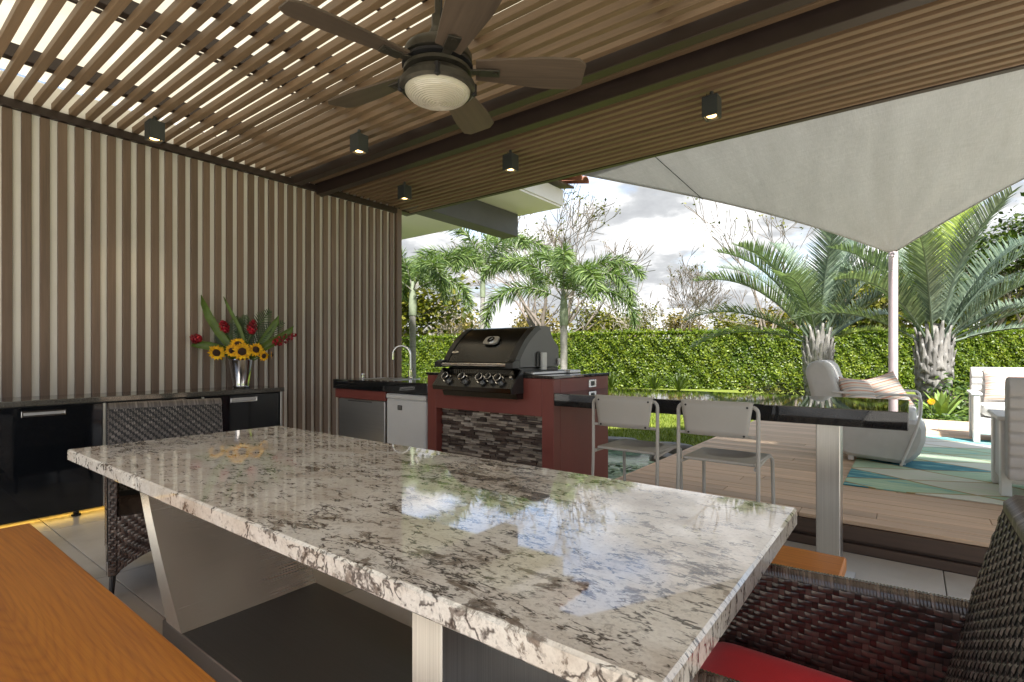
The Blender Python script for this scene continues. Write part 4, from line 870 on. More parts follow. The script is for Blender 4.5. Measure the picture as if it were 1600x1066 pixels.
# ================================================================== COUNTER STOOLS
def stool(label, loc):
    s = thing('counter_stool', label, 'stool', loc, 0, 'grey metal stools at the bar counter', world=False)
    W_, SZ, BK = .195, .66, .948                                     # half width; local +Y is forward
    r_ = .0095
    for sx in (-1, 1):
        part('rear_leg', MB().tube([(sx*(W_+.004), -.035, 0), (sx*W_, 0, SZ-.02), (sx*W_, .0, BK-.035)]+[(sx*(W_-.03+.03*math.cos(a)), 0, BK-.035+.03*math.sin(a)) for a in (.5, 1.0, 1.57)]+[(sx*(W_-.06), 0, BK-.005)], r_, 10), 'stool_paint', s)
        part('front_leg', MB().tube([(sx*(W_-.005), .42, 0), (sx*(W_-.012), .385, SZ-.03), (sx*(W_-.02), .37, SZ-.012), (sx*(W_-.03), .33, SZ-.012), (sx*(W_-.012), .0, SZ-.02)], r_, 10), 'stool_paint', s)
    for z_, w2 in ((.795, W_),): part('back_rail', MB().tube([(-w2, 0, z_), (w2, 0, z_)], .008, 8), 'stool_paint', s)
    part('top_rail', MB().tube([(-W_+.06, 0, BK-.005), (W_-.06, 0, BK-.005)], .0093, 10), 'stool_paint', s)
    for z_ in (.25,):
        part('footrest', MB().tube([(-W_+.008, .403, z_), (W_-.008, .403, z_)], .0085, 8), 'stool_paint', s)
    def pan(u, v, o):
        zt = .79+.172*v; hw = .150+.026*v; x_ = (2*u-1)*hw; return (x_, -.0135-.012*(1-(2*u-1)**2)-o, zt)
    pn = MB(); pn.grid(lambda u, v: pan(u, v, 0), 16, 6); ob = part('back_panel', pn, 'stool_paint', s, 60, False); so = ob.modifiers.new('thick', 'SOLIDIFY'); so.thickness = .005; so.offset = 1
    pt = MB().tube([Vector(pan(i/12, 1, -.002)) for i in range(13)], .0055, 6); part('panel_edge', pt, 'stool_paint', ob)
    for x_, z_ in ((-.135, .80), (.135, .80), (-.15, .94), (.15, .94)):
        part('screw', disc((x_, -.0185-.0015, z_), (0, -1, 0), .0055, .004, 10), 'black_metal', s)
    def seat(u, v):
        x_, y_ = (2*u-1)*(.176-.0*v), .015+.37*v; q = math.hypot((u-.5)/.36, (v-.58)/.30); dip = .026*max(0, 1-q*q)**.5 if q < 1 else 0; return (x_, y_, SZ+.004-dip-.01*max(0, (v-.9)/.1)**2)
    st_ = MB(); st_.grid(seat, 32, 28); ob = part('seat', st_, 'stool_paint', s, 60, False); so = ob.modifiers.new('thick', 'SOLIDIFY'); so.thickness = .014; so.offset = -1
    for sx in (-1, 1):
        for y_ in (-.035, .42): part('glide', MB().lathe([(.013, 0), (.013, .012), (.01, .016)], (sx*(W_+.002), y_, .0005), 10), 'rubber', s)
    return s
s0 = stool('grey metal stool at the bar in front of the red block edge', (-1.287, 2.725, 0)); dup(s0, (-.782, 2.725, 0), 0, 'grey metal stool in the middle of the bar, nearer its free end')

# ================================================================== LOUNGE ON THE DECK
rg = thing('rug', 'teal green and cream patterned outdoor rug on the deck', 'rug', (1.2, 6.4, DZ)); part('pile', B((-.42, 4.76, DZ+.002), (3.2, 8.2, DZ+.010), .003), 'rug', rg)
def pad(mb, c_, sz, rib=0, n=20, axis=2):
    """soft upholstered block, optionally with rows of channels along one axis"""
    hx, hy, hz_ = [q/2 for q in sz]
    def F(a, b):
        th_ = (b-.5)*math.pi; ph = a*2*math.pi; e1, e2 = .28, .28
        f = lambda q, e: math.copysign(abs(q)**e, q)
        return (f(math.cos(th_), e1)*f(math.cos(ph), e2), f(math.cos(th_), e1)*f(math.sin(ph), e2), f(math.sin(th_), e1))
    vs3 = []; nu, nv = n*2, n+(rib*6 if axis == 2 else 0)
    for j in range(nv+1):
        for i in range(nu):
            p = F(i/nu, j/nv if not rib else .5+math.copysign(abs(2*j/nv-1)**.9, 2*j/nv-1)/2); q = 1.0
            if rib: q = 1-.028*(abs(math.cos(math.pi*rib*(p[axis]+1)/2))**7)
            g_ = [p[0]*hx, p[1]*hy, p[2]*hz_]
            for k in range(3):
                if k != axis: g_[k] *= q if rib else 1
            vs3.append((c_[0]+g_[0], c_[1]+g_[1], c_[2]+g_[2]))
    fs3 = [(j*nu+i, j*nu+(i+1) % nu, (j+1)*nu+(i+1) % nu, (j+1)*nu+i) for j in range(nv) for i in range(nu)]
    return mb.add(vs3, fs3)
# armchair seen from its side
lc_dx = .07
lc = thing('lounge_chair', 'white woven lounge chair with thin tube arm beside the bar end', 'armchair', (-.3, 6.2, DZ))
Y0, Y1 = 5.86, 6.58; z0 = DZ+.02
shell = [(-.50, z0+.03), (-.62, z0+.14), (-.70, z0+.32), (-.73, z0+.42), (-.60, z0+.44), (0.02, z0+.40), (.075, z0+.39), (.105, z0+.33), (.10, z0+.22), (.06, z0+.10), (.0, z0+.02), (-.06, z0)]
part('shell', MB().prism(shell, Y0, Y1, 1), 'white_weave', lc, 50).modifiers.new('soft', 'BEVEL').width = .035
sm = MB(); pad(sm, (-.27, (Y0+Y1)/2, z0+.43), (.62, Y1-Y0-.06, .13)); part('seat_cushion', sm, 'white_weave', lc, 60)
c0, c1 = Vector((-.55, z0+.14)), Vector((-.72, z0+.815)); ax_ = (c1-c0).normalized(); nx_ = Vector((ax_.y, -ax_.x)); hw_ = .118
bx = [c0+nx_*hw_, c0.lerp(c1, .5)+nx_*(hw_+.02), c1+nx_*hw_]+[c1+nx_*hw_*math.cos(a)+ax_*hw_*math.sin(a) for a in [math.pi*k/10 for k in range(1, 10)]]+[c1-nx_*hw_, c0.lerp(c1, .4)-nx_*(hw_+.012), c0-nx_*hw_]
bo = part('back_cushion', MB().prism([tuple(q) for q in bx], Y0+.005, Y1-.005, 1), 'white_weave', lc, 50); bm2 = bo.modifiers.new('soft', 'BEVEL'); bm2.width = .045; bm2.segments = 4; bm2.angle_limit = R(60)
for y_ in (Y0-.025, Y1+.025):
    a = [(-.60, y_, z0+.63), (.02, y_, z0+.625)]+[(.02+.05*math.sin(q), y_, z0+.575+.05*math.cos(q)) for q in (.5, 1.0, 1.57)]+[(.065, y_, z0+.46), (.03, y_, z0+.30), (-.03, y_, z0+.12), (-.075, y_, z0-.012)]
    part('arm_frame', MB().tube(a, .0115, 8), 'white_frame', lc)
for xx in (-.085, -.48):
    for y_ in (Y0+.03, Y1-.07): part('foot', B((xx, y_, DZ+.0105), (xx+.045, y_+.04, z0+.045), .004), 'white_frame', lc)
def pillow(name, label, loc, rot, w_, h_, t_):
    m_ = MB()
    for sgn in (-1, 1):
        m_.grid(lambda u, v: ((2*u-1)*w_/2*(1-.06*(1-(2*v-1)**2)), sgn*t_/2*((1-(2*u-1)**4)*(1-(2*v-1)**4))**.6, (2*v-1)*h_/2*(1-.06*(1-(2*u-1)**2))), 16, 16)
    o = put(name, m_.mesh(name, 180), 'stripe', None, loc, rot); return tag(o, label, 'cushion', 'striped scatter cushions')
pillow('striped_cushion', 'striped cushion propped on the lounge chair, nearer the viewer', (-.40, 6.02, DZ+.615), (R(-24), R(5), R(58)), .40, .36, .15)
pillow('striped_cushion', 'striped cushion on the lounge chair, upright beside the pole', (-.22, 6.22, DZ+.625), (R(-26), R(-16), R(36)), .42, .38, .15)
# armchair with its back towards us at the right edge
def ribbed(name, label, x0, x1, yb, dirn, loc):
    """white framed seat with channelled back; dirn +1 faces +Y"""
    s = thing(name, label, 'armchair' if x1-x0 < 1.2 else 'sofa', loc); yf = yb+dirn*.74
    pr_ = []; nr_ = 8; zA, zB = DZ+.16, DZ+.80
    for i in range(nr_*6+1): t_ = i/(nr_*6); pr_.append((yb+dirn*(.148+.012*abs(math.sin(math.pi*nr_*t_))**.5), zA+(zB-zA)*t_))
    for i in range(1, 8): a = math.pi*i/8; pr_.append((yb+dirn*(.075+.073*math.cos(a)), zB+.055*math.sin(a)))
    for i in range(nr_*6+1): t_ = 1-i/(nr_*6); pr_.append((yb-dirn*(-.002+.012*abs(math.sin(math.pi*nr_*t_))**.5), zA+(zB-zA)*t_))
    m_ = MB().prism(pr_, x0+.02, x1-.02, 0); bo_ = part('back_cushion', m_, 'grey_cushion', s, 50); bo_.modifiers.new('soft', 'BEVEL').width = .012; bo_.modifiers['soft'].angle_limit = R(60); bo_.modifiers['soft'].segments = 2
    m_ = MB(); pad(m_, ((x0+x1)/2, yb+dirn*.42, DZ+.37), (x1-x0-.16, .58, .16), 0, 14); part('seat_cushion', m_, 'grey_cushion', s, 50)
    part('base_frame', B((x0+.02, min(yb+dirn*.17, yf-dirn*.03), DZ+.10), (x1-.02, max(yb+dirn*.17, yf-dirn*.03), DZ+.285), .01), 'white_frame', s)
    for xa in (x0, x1-.06):
        ya, yc = sorted((yb+dirn*.14, yf)); part('arm', B((xa-.02, ya, DZ+.545), (xa+.08, yc, DZ+.575), .006), 'white_frame', s)
        part('front_leg', B((xa, *sorted((yf-dirn*.12, yf-dirn*.01))[:1], DZ+.012), (xa+.06, max(yf-dirn*.12, yf-dirn*.01), DZ+.5445), .006), 'white_frame', s)
        part('rear_leg', B((xa, min(yb+dirn*.16, yb+dirn*.26), DZ+.012), (xa+.06, max(yb+dirn*.16, yb+dirn*.26), DZ+.5445), .006), 'white_frame', s)
        part('side_panel', B((xa+.015, min(yb+dirn*.26, yf-dirn*.12)+.001, DZ+.10), (xa+.045, max(yb+dirn*.26, yf-dirn*.12)-.001, DZ+.5445), .004), 'white_weave', s)
    return s
ribbed('ribbed_armchair', 'pale ribbed armchair cut by the right edge, back turned to us', .50, 1.32, 4.86, 1, (.9, 5.2, DZ))
ribbed('ribbed_sofa', 'white ribbed sofa facing us at the far side of the rug', .56, 2.5, 8.66, -1, (1.5, 8.3, DZ))
pillow('striped_cushion', 'striped cushion leaning on the ribbed sofa back', (.98, 8.46, DZ+.64), (R(-12), 0, 0), .58, .40, .15)
# ================================================================== PLANTING
def leaf_cloud(pts, nrm, size, r, fold=.25, asp=1.7):
    """diamond leaves (two faces, folded at the midrib) at points, roughly facing nrm"""
    n = len(pts); d = r.normal(size=(n, 3)); nn = nrm+r.normal(size=(n, 3))*.55; nn /= np.linalg.norm(nn, axis=1, keepdims=True)+1e-9
    d -= nn*(d*nn).sum(1, keepdims=True); d /= np.linalg.norm(d, axis=1, keepdims=True)+1e-9; s = np.cross(nn, d); sz = size*r.uniform(.5, 1.5, (n, 1))
    V = np.empty((n, 4, 3)); V[:, 0] = pts-d*sz*.5; V[:, 1] = pts+s*sz*.5/asp+nn*sz*fold*.3; V[:, 2] = pts+d*sz*.5; V[:, 3] = pts-s*sz*.5/asp+nn*sz*fold*.3
    b = np.arange(n)[:, None]*4; F = np.concatenate([b+np.array([[0, 1, 2]]), b+np.array([[0, 2, 3]])], 1).reshape(-1, 3)
    return V.reshape(-1, 3), F
# -- hedge
hp = [spot(500, 25), spot(800, 19.6), spot(1000, 17.2), spot(1200, 16.2), spot(1400, 16.3), spot(1800, 17.2)]
hd = thing('hedge', 'long clipped yellow-green hedge across the back of the garden', 'hedge', tuple(hp[2]))
HZ0, HZ1 = .06, 1.92; r = np.random.default_rng(5); core = MB(); P3, N3 = [], []
for a, b in zip(hp[:-1], hp[1:]):
    t_ = (b-a); ln = t_.length; t_ = t_/ln; nr = Vector((t_.y, -t_.x, 0)); q = [a, b]
    core.add([p+nr*o+Vector((0, 0, z)) for p in q for o, z in ((-.28, HZ0), (-.28, HZ1-.2), (-1.0, HZ1-.2), (-1.0, HZ0))], [(0, 1, 5, 4), (1, 2, 6, 5), (2, 3, 7, 6), (0, 3, 2, 1), (4, 5, 6, 7)])
    nf = int(ln*1.86*1500); s = r.uniform(0, ln, nf); z = r.uniform(HZ0, HZ1+.02, nf)
    lump = .03*np.sin(s*2.3+z*3)+.03*np.sin(s*5.1-z*4.2+1)+.025*np.sin(s*11+z*9); dep = lump-np.abs(r.normal(0, .05, nf))-.03*(z > HZ1-.1)
    P3.append(np.array(a)[None]+s[:, None]*np.array(t_)+dep[:, None]*np.array(nr)+np.stack([0*z, 0*z, z], 1)); N3.append(np.tile(np.array(nr)+[0, 0, .45], (nf, 1)))
    nt = int(ln*1.0*800); s = r.uniform(0, ln, nt); o = r.uniform(-1.0, .06, nt); z = HZ1+.015*np.sin(s*3.1)+.015*np.sin(s*7.7+o*4)+r.normal(0, .022, nt)
    P3.append(np.array(a)[None]+s[:, None]*np.array(t_)+o[:, None]*np.array(nr)+np.stack([0*z, 0*z, z], 1)); N3.append(np.tile(np.array([0, 0, 1.]), (nt, 1)))
    ns = int(ln*45); s = r.uniform(0, ln, ns); o = r.uniform(-.6, .05, ns); z = HZ1+r.uniform(.03, .13, ns)
    P3.append(np.array(a)[None]+s[:, None]*np.array(t_)+o[:, None]*np.array(nr)+np.stack([0*z, 0*z, z], 1)); N3.append(np.tile(np.array(nr), (ns, 1)))
V, F = leaf_cloud(np.concatenate(P3), np.concatenate(N3), .08, r)
o = put('foliage', np_mesh('foliage', V, F), 'hedge_leaf', hd, -Vector(hd.location)); o['kind'] = 'stuff'
part('core', core, 'hedge_core', hd, 0)

# -- palms
def frond_mesh(name, Ln, elev, droop, n, ll, mode, seed, pet=.14, w0=.02, mats=('palm_leaf', 'palm_leaf'), thick=.018):
    r_ = random.Random(seed); m_ = MB(); pts, tgs = [Vector((0, 0, 0))], []; k = 26; a = elev; side_a = 0
    for i in range(k):
        t_ = i/k; aa = a-droop*t_**1.6; side_a += r_.uniform(-.02, .02); tg = Vector((math.cos(aa)*math.cos(side_a), math.cos(aa)*math.sin(side_a), math.sin(aa))); tgs.append(tg); pts.append(pts[-1]+tg*Ln/k)
    tgs.append(tgs[-1]); m_.cur = 1; m_.tube(pts[::2], [thick*(1-.85*i/13) for i in range(14)], 5); m_.cur = 0
    for i in range(n):
        t_ = pet+(1-pet)*(i+.5)/n; f = t_*k; i0 = min(int(f), k-1); p = pts[i0].lerp(pts[i0+1], f-i0); tg = tgs[i0]; sd = tg.cross(Vector((0, 0, 1))).normalized(); up = sd.cross(tg); pr_ = math.sin(math.pi*min(1, .10+.86*(t_-pet)/(1-pet)))**.55
        for q in range(2 if mode == 'flat' else 4):
            l_ = ll*pr_*r_.uniform(.85, 1.1)
            if mode == 'flat':
                s = 1 if q else -1; d_ = sd*s*.72+up*(.42+r_.uniform(-.12, .1))+tg*(.75+r_.uniform(-.1, .1)); g_ = .10+r_.uniform(0, .12)
            else:
                ph = r_.uniform(0, 6.283); d_ = (sd*math.cos(ph)+up*math.sin(ph)*.8)*.9+tg*(.55+r_.uniform(-.15, .15)); g_ = .25+r_.uniform(0, .2)
            d_.normalize(); wv = d_.cross(up if mode == 'flat' else Vector((r_.uniform(-1, 1), r_.uniform(-1, 1), .4))); wv = wv.normalized()*w0*r_.uniform(.8, 1.15) if wv.length > .05 else sd*w0
            mid = p+d_*l_*.5-Vector((0, 0, g_*l_*.18)); tip = p+d_*l_-Vector((0, 0, g_*l_*.75))
            m_.add([p-wv*.45, p+wv*.45, mid+wv*.5, tip, mid-wv*.5], [(0, 1, 2, 4), (2, 3, 4)])
    me = m_.mesh(name, 0, False); return me
FX_ = [frond_mesh('frond', 2.15, R(e), R(dr), 105, .36, 'fox', 20+i, w0=.019) for i, (e, dr) in enumerate(((78, 95), (62, 130), (45, 140), (28, 130), (70, 150)))]
BF_ = [frond_mesh('frond', 3.0, R(e), R(dr), 90, .60, 'flat', 40+i, .16, .024, thick=.026) for i, (e, dr) in enumerate(((80, 50), (66, 62), (50, 66), (34, 62), (20, 58)))]
def palm(label, pos, trunk_h, r0, fronds, scale, lean=(0, 0)):
    p = thing('palm_tree', label, 'palm tree', tuple(pos), 0, 'slender palms in front of the hedge', world=False); top = Vector((lean[0], lean[1], trunk_h)); m_ = MB(); pr_ = []
    for i in range(13):
        t_ = i/12; pr_.append((top*t_, r0*(1.35-.55*min(1, t_*3)+.03*math.sin(i*2.1))))
    m_.tube([q[0] for q in pr_], [q[1] for q in pr_], 14); part('trunk', m_, 'trunk_grey', p, 60)
    m_ = MB(); m_.tube([top-Vector((0, 0, .02)), top+Vector((0, 0, .25)), top+Vector((0, 0, .55)), top+Vector((0, 0, .8))], [r0*.95, r0*1.0, r0*.75, r0*.35], 12); part('crownshaft', m_, 'crownshaft', p, 60)
    for (az, vi, sc_) in fronds: put('frond', FX_[vi], ['palm_leaf', 'trunk_grey'], p, top+Vector((0, 0, .55)), (0, 0, R(az)), (scale*sc_,)*3)
vr = math.degrees(YAW)          # azimuth of the photo's right-hand direction
palm('slender palm nearest the slatted wall end, left of the grill', spot(645, 12.5, .05), 2.1, .095, [(vr+5, 1, 1), (vr+65, 2, .9), (vr+125, 1, 1), (vr+185, 2, 1), (vr+240, 3, .95), (vr+300, 2, 1), (vr+335, 3, .9), (vr+150, 0, .9)], 1.05)
palm('tall slender palm rising directly behind the grill lid', spot(752, 14, .05), 2.7, .075, [(vr+2, 1, 1), (vr+35, 2, 1.0), (vr+160, 0, 1.1), (vr+182, 2, 1.1), (vr+200, 3, 1.15), (vr+250, 2, .9), (vr+310, 1, .95), (vr+75, 0, .85), (vr+345, 3, .9)], 1.12, (.05, 0))
palm('drooping slender palm behind the right end of the barbecue block', spot(881, 12.2, .05), 1.85, .105, [(vr+0, 1, 1.0), (vr+15, 3, 1.0), (vr+60, 1, .9), (vr+175, 1, 1.05), (vr+190, 3, 1), (vr+262, 4, .95), (vr+285, 2, 1), (vr+320, 2, .95), (vr+120, 0, .85)], 1.12)
# leaf-base trunk of the stout palms
lbm = MB()
def lbF(u, v): wd = .105*(1-.80*v**.8); a = (2*u-1); return (.015+.09*v**2.2+.045*(1-a*a)*(1-v*.5), a*wd, .52*v-.05*a*a*(1-v))
lbm.grid(lbF, 8, 7); me_lb = lbm.mesh('leaf_base', 60, False)
def stout(label, pos, hgt, rad, fronds, extra, scale):
    p = thing('palm_tree', label, 'palm tree', tuple(pos), 0, 'stout grey-green palms in the planting bed', world=False); m_ = MB(); m_.lathe([(rad*.62, 0), (rad*.72, .12), (rad*.9, .35), (rad*1.0, .62), (rad*.9, .9), (rad*.62, hgt), (rad*.35, hgt+.35)], (0, 0, 0), 18); part('trunk', m_, 'trunk_grey', p, 60)
    for k in range(66):
        a = R(k*137.5); z = .10+.0165*k*(hgt/1.25); q = rad*(.62+.45*math.sin(min(1, z/hgt)*math.pi*.85)); o = put('leaf_base', me_lb, 'leaf_base', p, (math.cos(a)*q*.83, math.sin(a)*q*.83, z-.05), (0, R(-4), a), (1, 1, 1)); s2 = o.modifiers.new('thick', 'SOLIDIFY'); s2.thickness = .009
    for (az, vi, sc_) in fronds: put('frond', BF_[vi], ['blue_palm_leaf', 'blue_palm_leaf'], p, (math.cos(R(az))*.10, math.sin(R(az))*.10, hgt-.06), (0, 0, R(az)), (scale*sc_,)*3)
    for (az, vi, sc_) in extra:
        me2 = BF_[vi].copy(); me2.materials.clear(); put('frond', me2, ['yellow_frond', 'yellow_frond'], p, (math.cos(R(az))*.08, math.sin(R(az))*.08, hgt-.02), (0, 0, R(az)), (scale*sc_,)*3)
stout('stout grey-green palm left of the pink pole', spot(1278, 11.2, .12), 1.35, .27, [(vr+182, 1, 1.0), (vr+190, 2, 1.05), (vr+176, 3, .95), (vr+200, 1, 1.0), (vr+230, 2, .95), (vr+255, 0, 1.0), (vr+290, 1, .95), (vr+315, 2, .9), (vr+345, 1, 1.0), (vr+2, 2, 1.0), (vr+15, 3, .9), (vr+60, 1, .9), (vr+100, 0, .95), (vr+140, 1, .95), (vr+20, 0, 1.0), (vr+170, 4, .85), (vr+330, 0, 1.02)], [(vr+8, 4, .8)], 1.0)
stout('stout grey-green palm right of the pink pole', spot(1459, 9.7, .12), 1.30, .27, [(vr+185, 1, .9), (vr+200, 2, .9), (vr+170, 3, .85), (vr+225, 1, .9), (vr+300, 2, .92), (vr+325, 1, 1.0), (vr+345, 2, 1.05), (vr+0, 1, 1.05), (vr+6, 3, 1.0), (vr+20, 2, 1.0), (vr+45, 1, .95), (vr+90, 0, .95), (vr+130, 1, .9), (vr+275, 0, .95), (vr+352, 4, .95), (vr+315, 3, .9)], [(vr+210, 0, .95), (vr+30, 0, 1.15)], 1.0)

# -- branching trees
def tree_mesh(seed, h, spread, levels, r0, up=.25, kids=(2, 3), multi=1, first=.28):
    r_ = random.Random(seed); m_ = MB(); tips = []
    def br(p, d, l_, rad, lv):
        n_ = 4; pts, rs_ = [p], [rad]
        for i in range(n_):
            d = (d+Vector((r_.gauss(0, .13), r_.gauss(0, .13), r_.gauss(0, .09)+up*.09))).normalized(); pts.append(pts[-1]+d*l_/n_); rs_.append(max(.014, rad*(1-.42*(i+1)/n_)))
        m_.tube(pts, rs_, 7 if lv < 2 else (5 if lv < 3 else 3), caps=False)
        if lv >= levels: tips.append(pts[-1]); return
        nk_ = r_.randint(*kids)
        for c_ in range(nk_):
            i0 = n_ if c_ == 0 else r_.randint(2, n_); q = Vector((r_.gauss(0, 1), r_.gauss(0, 1), r_.gauss(0, .5))); q = (q-d*q.dot(d)).normalized(); nd = (d*(1.0 if c_ else 1.25)+q*spread*(.75 if c_ else .45)+Vector((0, 0, up*.4))).normalized()
            br(pts[i0], nd, l_*r_.uniform(.66, .86), rs_[i0]*(.72 if c_ else .82), lv+1)
    for k in range(multi):
        a = 6.283*k/multi+r_.uniform(0, 1); d0 = Vector((math.cos(a)*.32*(multi > 1), math.sin(a)*.32*(multi > 1), 1)).normalized(); br(Vector((math.cos(a)*r0*.5*(multi > 1), math.sin(a)*r0*.5*(multi > 1), -.2)), d0, h*first, r0, 0)
    return m_, tips
def leaves_at(tips, cnt, spread, size, seed):
    r = np.random.default_rng(seed); T = np.array([tuple(t_) for t_ in tips]); idx = r.integers(0, len(T), cnt); P = T[idx]+r.normal(0, spread, (cnt, 3)); N_ = np.tile(np.array([0, 0, .8]), (cnt, 1)); return leaf_cloud(P, N_, size, r)
def bare(label, pos, seed, h, spread, levels, r0, mat='bark', leafn=0, leafm='tree_leaf', **k):
    m_, tips = tree_mesh(seed, h, spread, levels, r0, **k); o = thing('bare_tree', label, 'tree', tuple(pos), 0, 'thin leafless trees beyond the hedge', world=False); part('branches', m_, mat, o, 60, False)
    if leafn:
        tp_ = sorted(tips, key=lambda q: -q.z)[:max(6, len(tips)//3)]; V, F = leaves_at(tp_, leafn, .09, .13, seed); put('sparse_leaves', np_mesh('sparse_leaves', V, F), leafm, o)['kind'] = 'stuff'
bare('large spreading tree with bare limbs and leafy top behind the grill', spot(848, 24), 4, 8.8, .95, 6, .19, 'bark', 620, multi=4, up=.32, first=.30)
bare('fine twigged leafless tree beyond the hedge, left of the stout palms', spot(1082, 29), 12, 7.4, .85, 6, .13, 'bark', 160, multi=2, up=.3, first=.27)
bare('leafless branch tree half hidden behind the left stout palm', spot(1215, 22), 31, 8.2, .8, 5, .11, 'bark', 120, multi=2, up=.35, first=.30)
bare('bare pale twiggy tree low behind the hedge, right of the drooping palm', spot(985, 27), 23, 5.0, 1.1, 5, .09, 'bark_pale', 0, multi=3, up=.15, first=.28)
bare('bare pale twiggy tree low behind the hedge, left of the grill', spot(700, 27), 27, 5.0, 1.1, 5, .09, 'bark_pale', 0, multi=3, up=.15, first=.28)
LT = []
for k, (h, cnt, lm) in enumerate(((5.0, 3600, 'tree_leaf'), (4.6, 3000, 'dry_leaf'), (8.6, 5200, 'dark_leaf'))):
    m_, tips = tree_mesh(60+k, h, 1.0, 4, .12+.05*(k == 2), multi=2, up=.25, kids=(3, 3)); V, F = leaves_at(tips, cnt, .34+.12*(k == 2), .2+.03*(k == 2), k); LT.append((m_.mesh('branches', 60, False), np_mesh('leaves', V, F), lm))
for (px_, d_, kind, s_, lab) in ((600, 24, 0, 1.35, 'leafy olive tree just right of the slatted wall end, behind the palms'), (715, 33, 1, 1.0, 'dry yellowish tree in the distance between the first two slender palms'), (835, 34, 1, 1.05, 'dry yellowish tree in the distance right of the grill lid'),
        (925, 32, 0, 1.0, 'olive tree beyond the hedge right of the drooping palm'), (1000, 36, 0, 1.05, 'small olive tree beyond the hedge below the cloud gap'), (1060, 38, 1, 1.1, 'dry tree beyond the hedge under the fine twigged bare tree'), (1140, 33, 0, .95, 'olive tree beyond the hedge left of the first stout palm'),
        (1215, 30, 1, 1.0, 'dry tree beyond the hedge behind the first stout palm'), (1310, 27, 0, 1.25, 'olive tree beyond the hedge between first stout palm and pole'), (1375, 28, 2, .85, 'dark leafy tree beyond the hedge just left of the pole'), (1440, 25, 0, 1.3, 'olive tree beyond the hedge behind the right stout palm'),
        (1560, 22, 2, .95, 'tall dark leafy tree at the right edge beyond the hedge'), (1660, 21, 2, 1.05, 'tallest dark tree, cut off by the right edge of the photo'), (1500, 30, 0, 1.5, 'tall olive tree between the right stout palm and the photo edge')):
    o = thing('leafy_tree', lab, 'tree', tuple(spot(px_, d_)), px_*.37, 'leafy trees beyond the hedge', world=False); o.scale = (s_,)*3; put('trunk', LT[kind][0], 'bark_pale' if kind < 2 else 'bark', o); put('crown', LT[kind][1], LT[kind][2], o)['kind'] = 'stuff'
# far thicket
r = np.random.default_rng(9); n = 26000; la = r.uniform(-1, 1, n); dd_ = r.uniform(36, 47, n); lat = (la*1.25+.12)*dd_; hgt = 2.6+1.0*np.sin(lat*.35)+.7*np.sin(lat*.9+1)+.5*np.sin(lat*2.1); z = r.uniform(0, 1, n)**.8*np.maximum(hgt, 1.5)
P = dd_[:, None]*np.array(FW)+lat[:, None]*np.array(RT); P[:, 2] = z; V, F = leaf_cloud(P, np.tile(np.array([0, 0, .6]), (n, 1)), .42, r)
tag(put('far_thicket', np_mesh('far_thicket', V, F), 'dry_leaf'), 'distant dry olive thicket closing the view beyond the hedge', 'thicket', kind='stuff')
# -- bed plants
def rosette(name, label, cat, pos, n, ln, wd, mat, seed, arch=.5):
    o = thing(name, label, cat, tuple(pos), 0, world=False); r_ = random.Random(seed)
    for k in range(n):
        a = k*2.4; e = R(22+55*k/n+r_.uniform(-6, 6)); l_ = ln*(1-.25*k/n)*r_.uniform(.9, 1.08); m_ = MB(); vs3 = []; p = Vector((0, 0, .02)); aa = e+.15
        for i in range(8):
            t_ = i/7; hw = wd*(.55+1.6*t_-2.15*t_**2.2) if t_ < 1 else .001; hw = max(hw, .001); d_ = Vector((math.cos(aa), 0, math.sin(aa))); nrm_ = Vector((-math.sin(aa), 0, math.cos(aa))); vs3 += [p+Vector((0, -hw, 0))+nrm_*hw*.35, p, p+Vector((0, hw, 0))+nrm_*hw*.35]; p = p+d_*l_/7; aa -= arch*.14*(1 if t_ > .3 else -.3)
        m_.add(vs3, [(3*i+q, 3*i+q+1, 3*i+q+4, 3*i+q+3) for i in range(7) for q in range(2)]); put('leaf', m_.mesh('leaf', 60, False), mat, o, None, (0, 0, a))
    return o
rosette('agave_plant', 'pale green agave rosette in the bed below the right stout palm', 'agave', spot(1472, 8.45, .13), 17, .58, .055, 'agave_leaf', 3)
for k, (px_, d_, lab) in enumerate(((1022, 16.0, 'dark strap-leaved clump at the hedge foot, leftmost of three'), (1060, 15.7, 'dark strap-leaved clump at the hedge foot, middle of three'), (955, 16.8, 'dark strap-leaved clump at the hedge foot, right beside the barbecue block'))): rosette('lily_clump', lab if k != 0 else 'dark strap-leaved clump at the hedge foot between the two others', 'plant', spot(px_, d_, .08), 26, .7, .03, 'dark_leaf', 10+k, 1.3)
def bush(name, label, cat, pos, rx, ry, rz, n, size, mat, seed):
    r = np.random.default_rng(seed); d = r.normal(size=(n, 3)); d[:, 2] = np.abs(d[:, 2]); d /= np.linalg.norm(d, axis=1, keepdims=True); q = r.uniform(.55, 1, (n, 1))*(1+.18*np.sin(d[:, :1]*7+d[:, 1:2]*5)); P = d*q*np.array([rx, ry, rz]); V, F = leaf_cloud(P, d*.8+np.array([0, 0, .4]), size, r)
    o = thing(name, label, cat, tuple(pos), 0, world=False); put('foliage', np_mesh('foliage', V, F), mat, o)['kind'] = 'stuff'; m_ = MB()
    for k in range(5): m_.tube([(0, 0, -.02), (math.cos(k*1.3)*rx*.4, math.sin(k*1.3)*ry*.4, rz*.6)], [.014, .006], 5)
    part('stems', m_, 'bark', o)
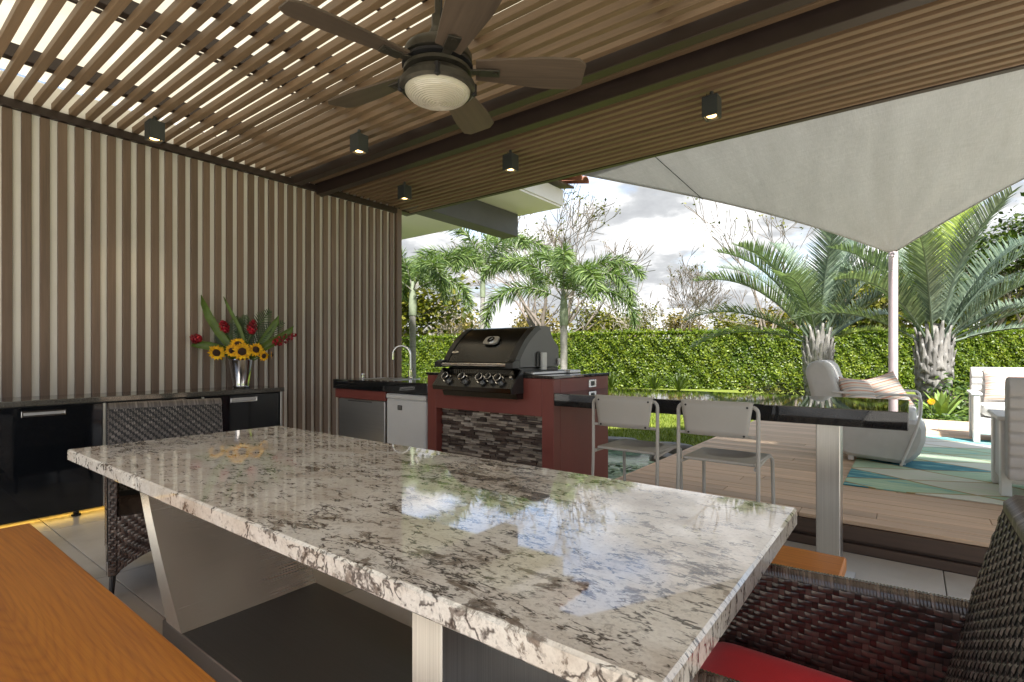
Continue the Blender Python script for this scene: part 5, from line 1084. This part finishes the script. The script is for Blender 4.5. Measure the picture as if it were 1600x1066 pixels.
bush('shrub', 'light green loose shrub left of the first stout palm base', 'shrub', spot(1222, 12.4, .08), 1.0, .8, .50, 900, .085, 'tree_leaf', 3); bush('shrub', 'low green shrub by the pole between the stout palms', 'shrub', spot(1352, 11.8, .12), .8, .7, .55, 800, .08, 'cover_leaf', 4)
bush('shrub', 'leafy green shrub behind the agave at the right stout palm', 'shrub', spot(1505, 9.3, .12), .7, .6, .75, 1100, .08, 'cover_leaf', 6); bush('shrub', 'bright green shrub at the hedge foot behind the faucet', 'shrub', spot(672, 15, .05), .8, .7, .55, 900, .085, 'hedge_leaf', 8)
r = np.random.default_rng(21); n = 9000; x = r.uniform(-1.15, 3.6, n); y = r.uniform(DY1+.04, 12.4, n); hh = .16+.10*np.sin(x*3.1)*np.sin(y*2.7); P = np.stack([x, y, .13+r.uniform(0, 1, n)*np.maximum(hh, .04)], 1); V, F = leaf_cloud(P, np.tile(np.array([0, -.25, 1.]), (n, 1)), .065, r)
tag(put('ground_cover', np_mesh('ground_cover', V, F), 'cover_leaf'), 'low leafy green ground cover along the far edge of the deck', 'ground cover', kind='stuff')
fo = thing('orange_flower', 'small orange flower in the ground cover below the agave', 'flower', tuple(spot(1455, 8.22, .13)), world=False); m_ = MB()
for k in range(12):
    a = 6.283*k/12; c_, s_ = math.cos(a), math.sin(a); m_.add([(0, -.03, .33), (c_*.03-s_*.014, -.04, .33+s_*.03+c_*.014), (c_*.055, -.03, .33+s_*.055), (c_*.03+s_*.014, -.04, .33+s_*.03-c_*.014)], [(0, 1, 2, 3)])
part('petals', m_, 'petal', fo, 0, False); part('stem', MB().tube([(0, 0, 0), (0, -.01, .2), (0, -.028, .33)], .006, 5), 'strap_leaf', fo)
bl_ = MB(); r_ = random.Random(2); bl_.grid(lambda u, v: (.32*math.cos(6.2832*u)*math.sin(math.pi*(.02+.96*v))*(1+.12*math.sin(9*v+3*math.cos(6.2832*u))), .26*math.sin(6.2832*u)*math.sin(math.pi*(.02+.96*v)), .22*math.cos(math.pi*(.02+.96*v))), 20, 12)
o = put('boulder', bl_.mesh('boulder', 60), 'stone', None, spot(640, 11.6, .22)); tag(o, 'pale rounded boulder on the lawn seen behind the faucet', 'boulder')
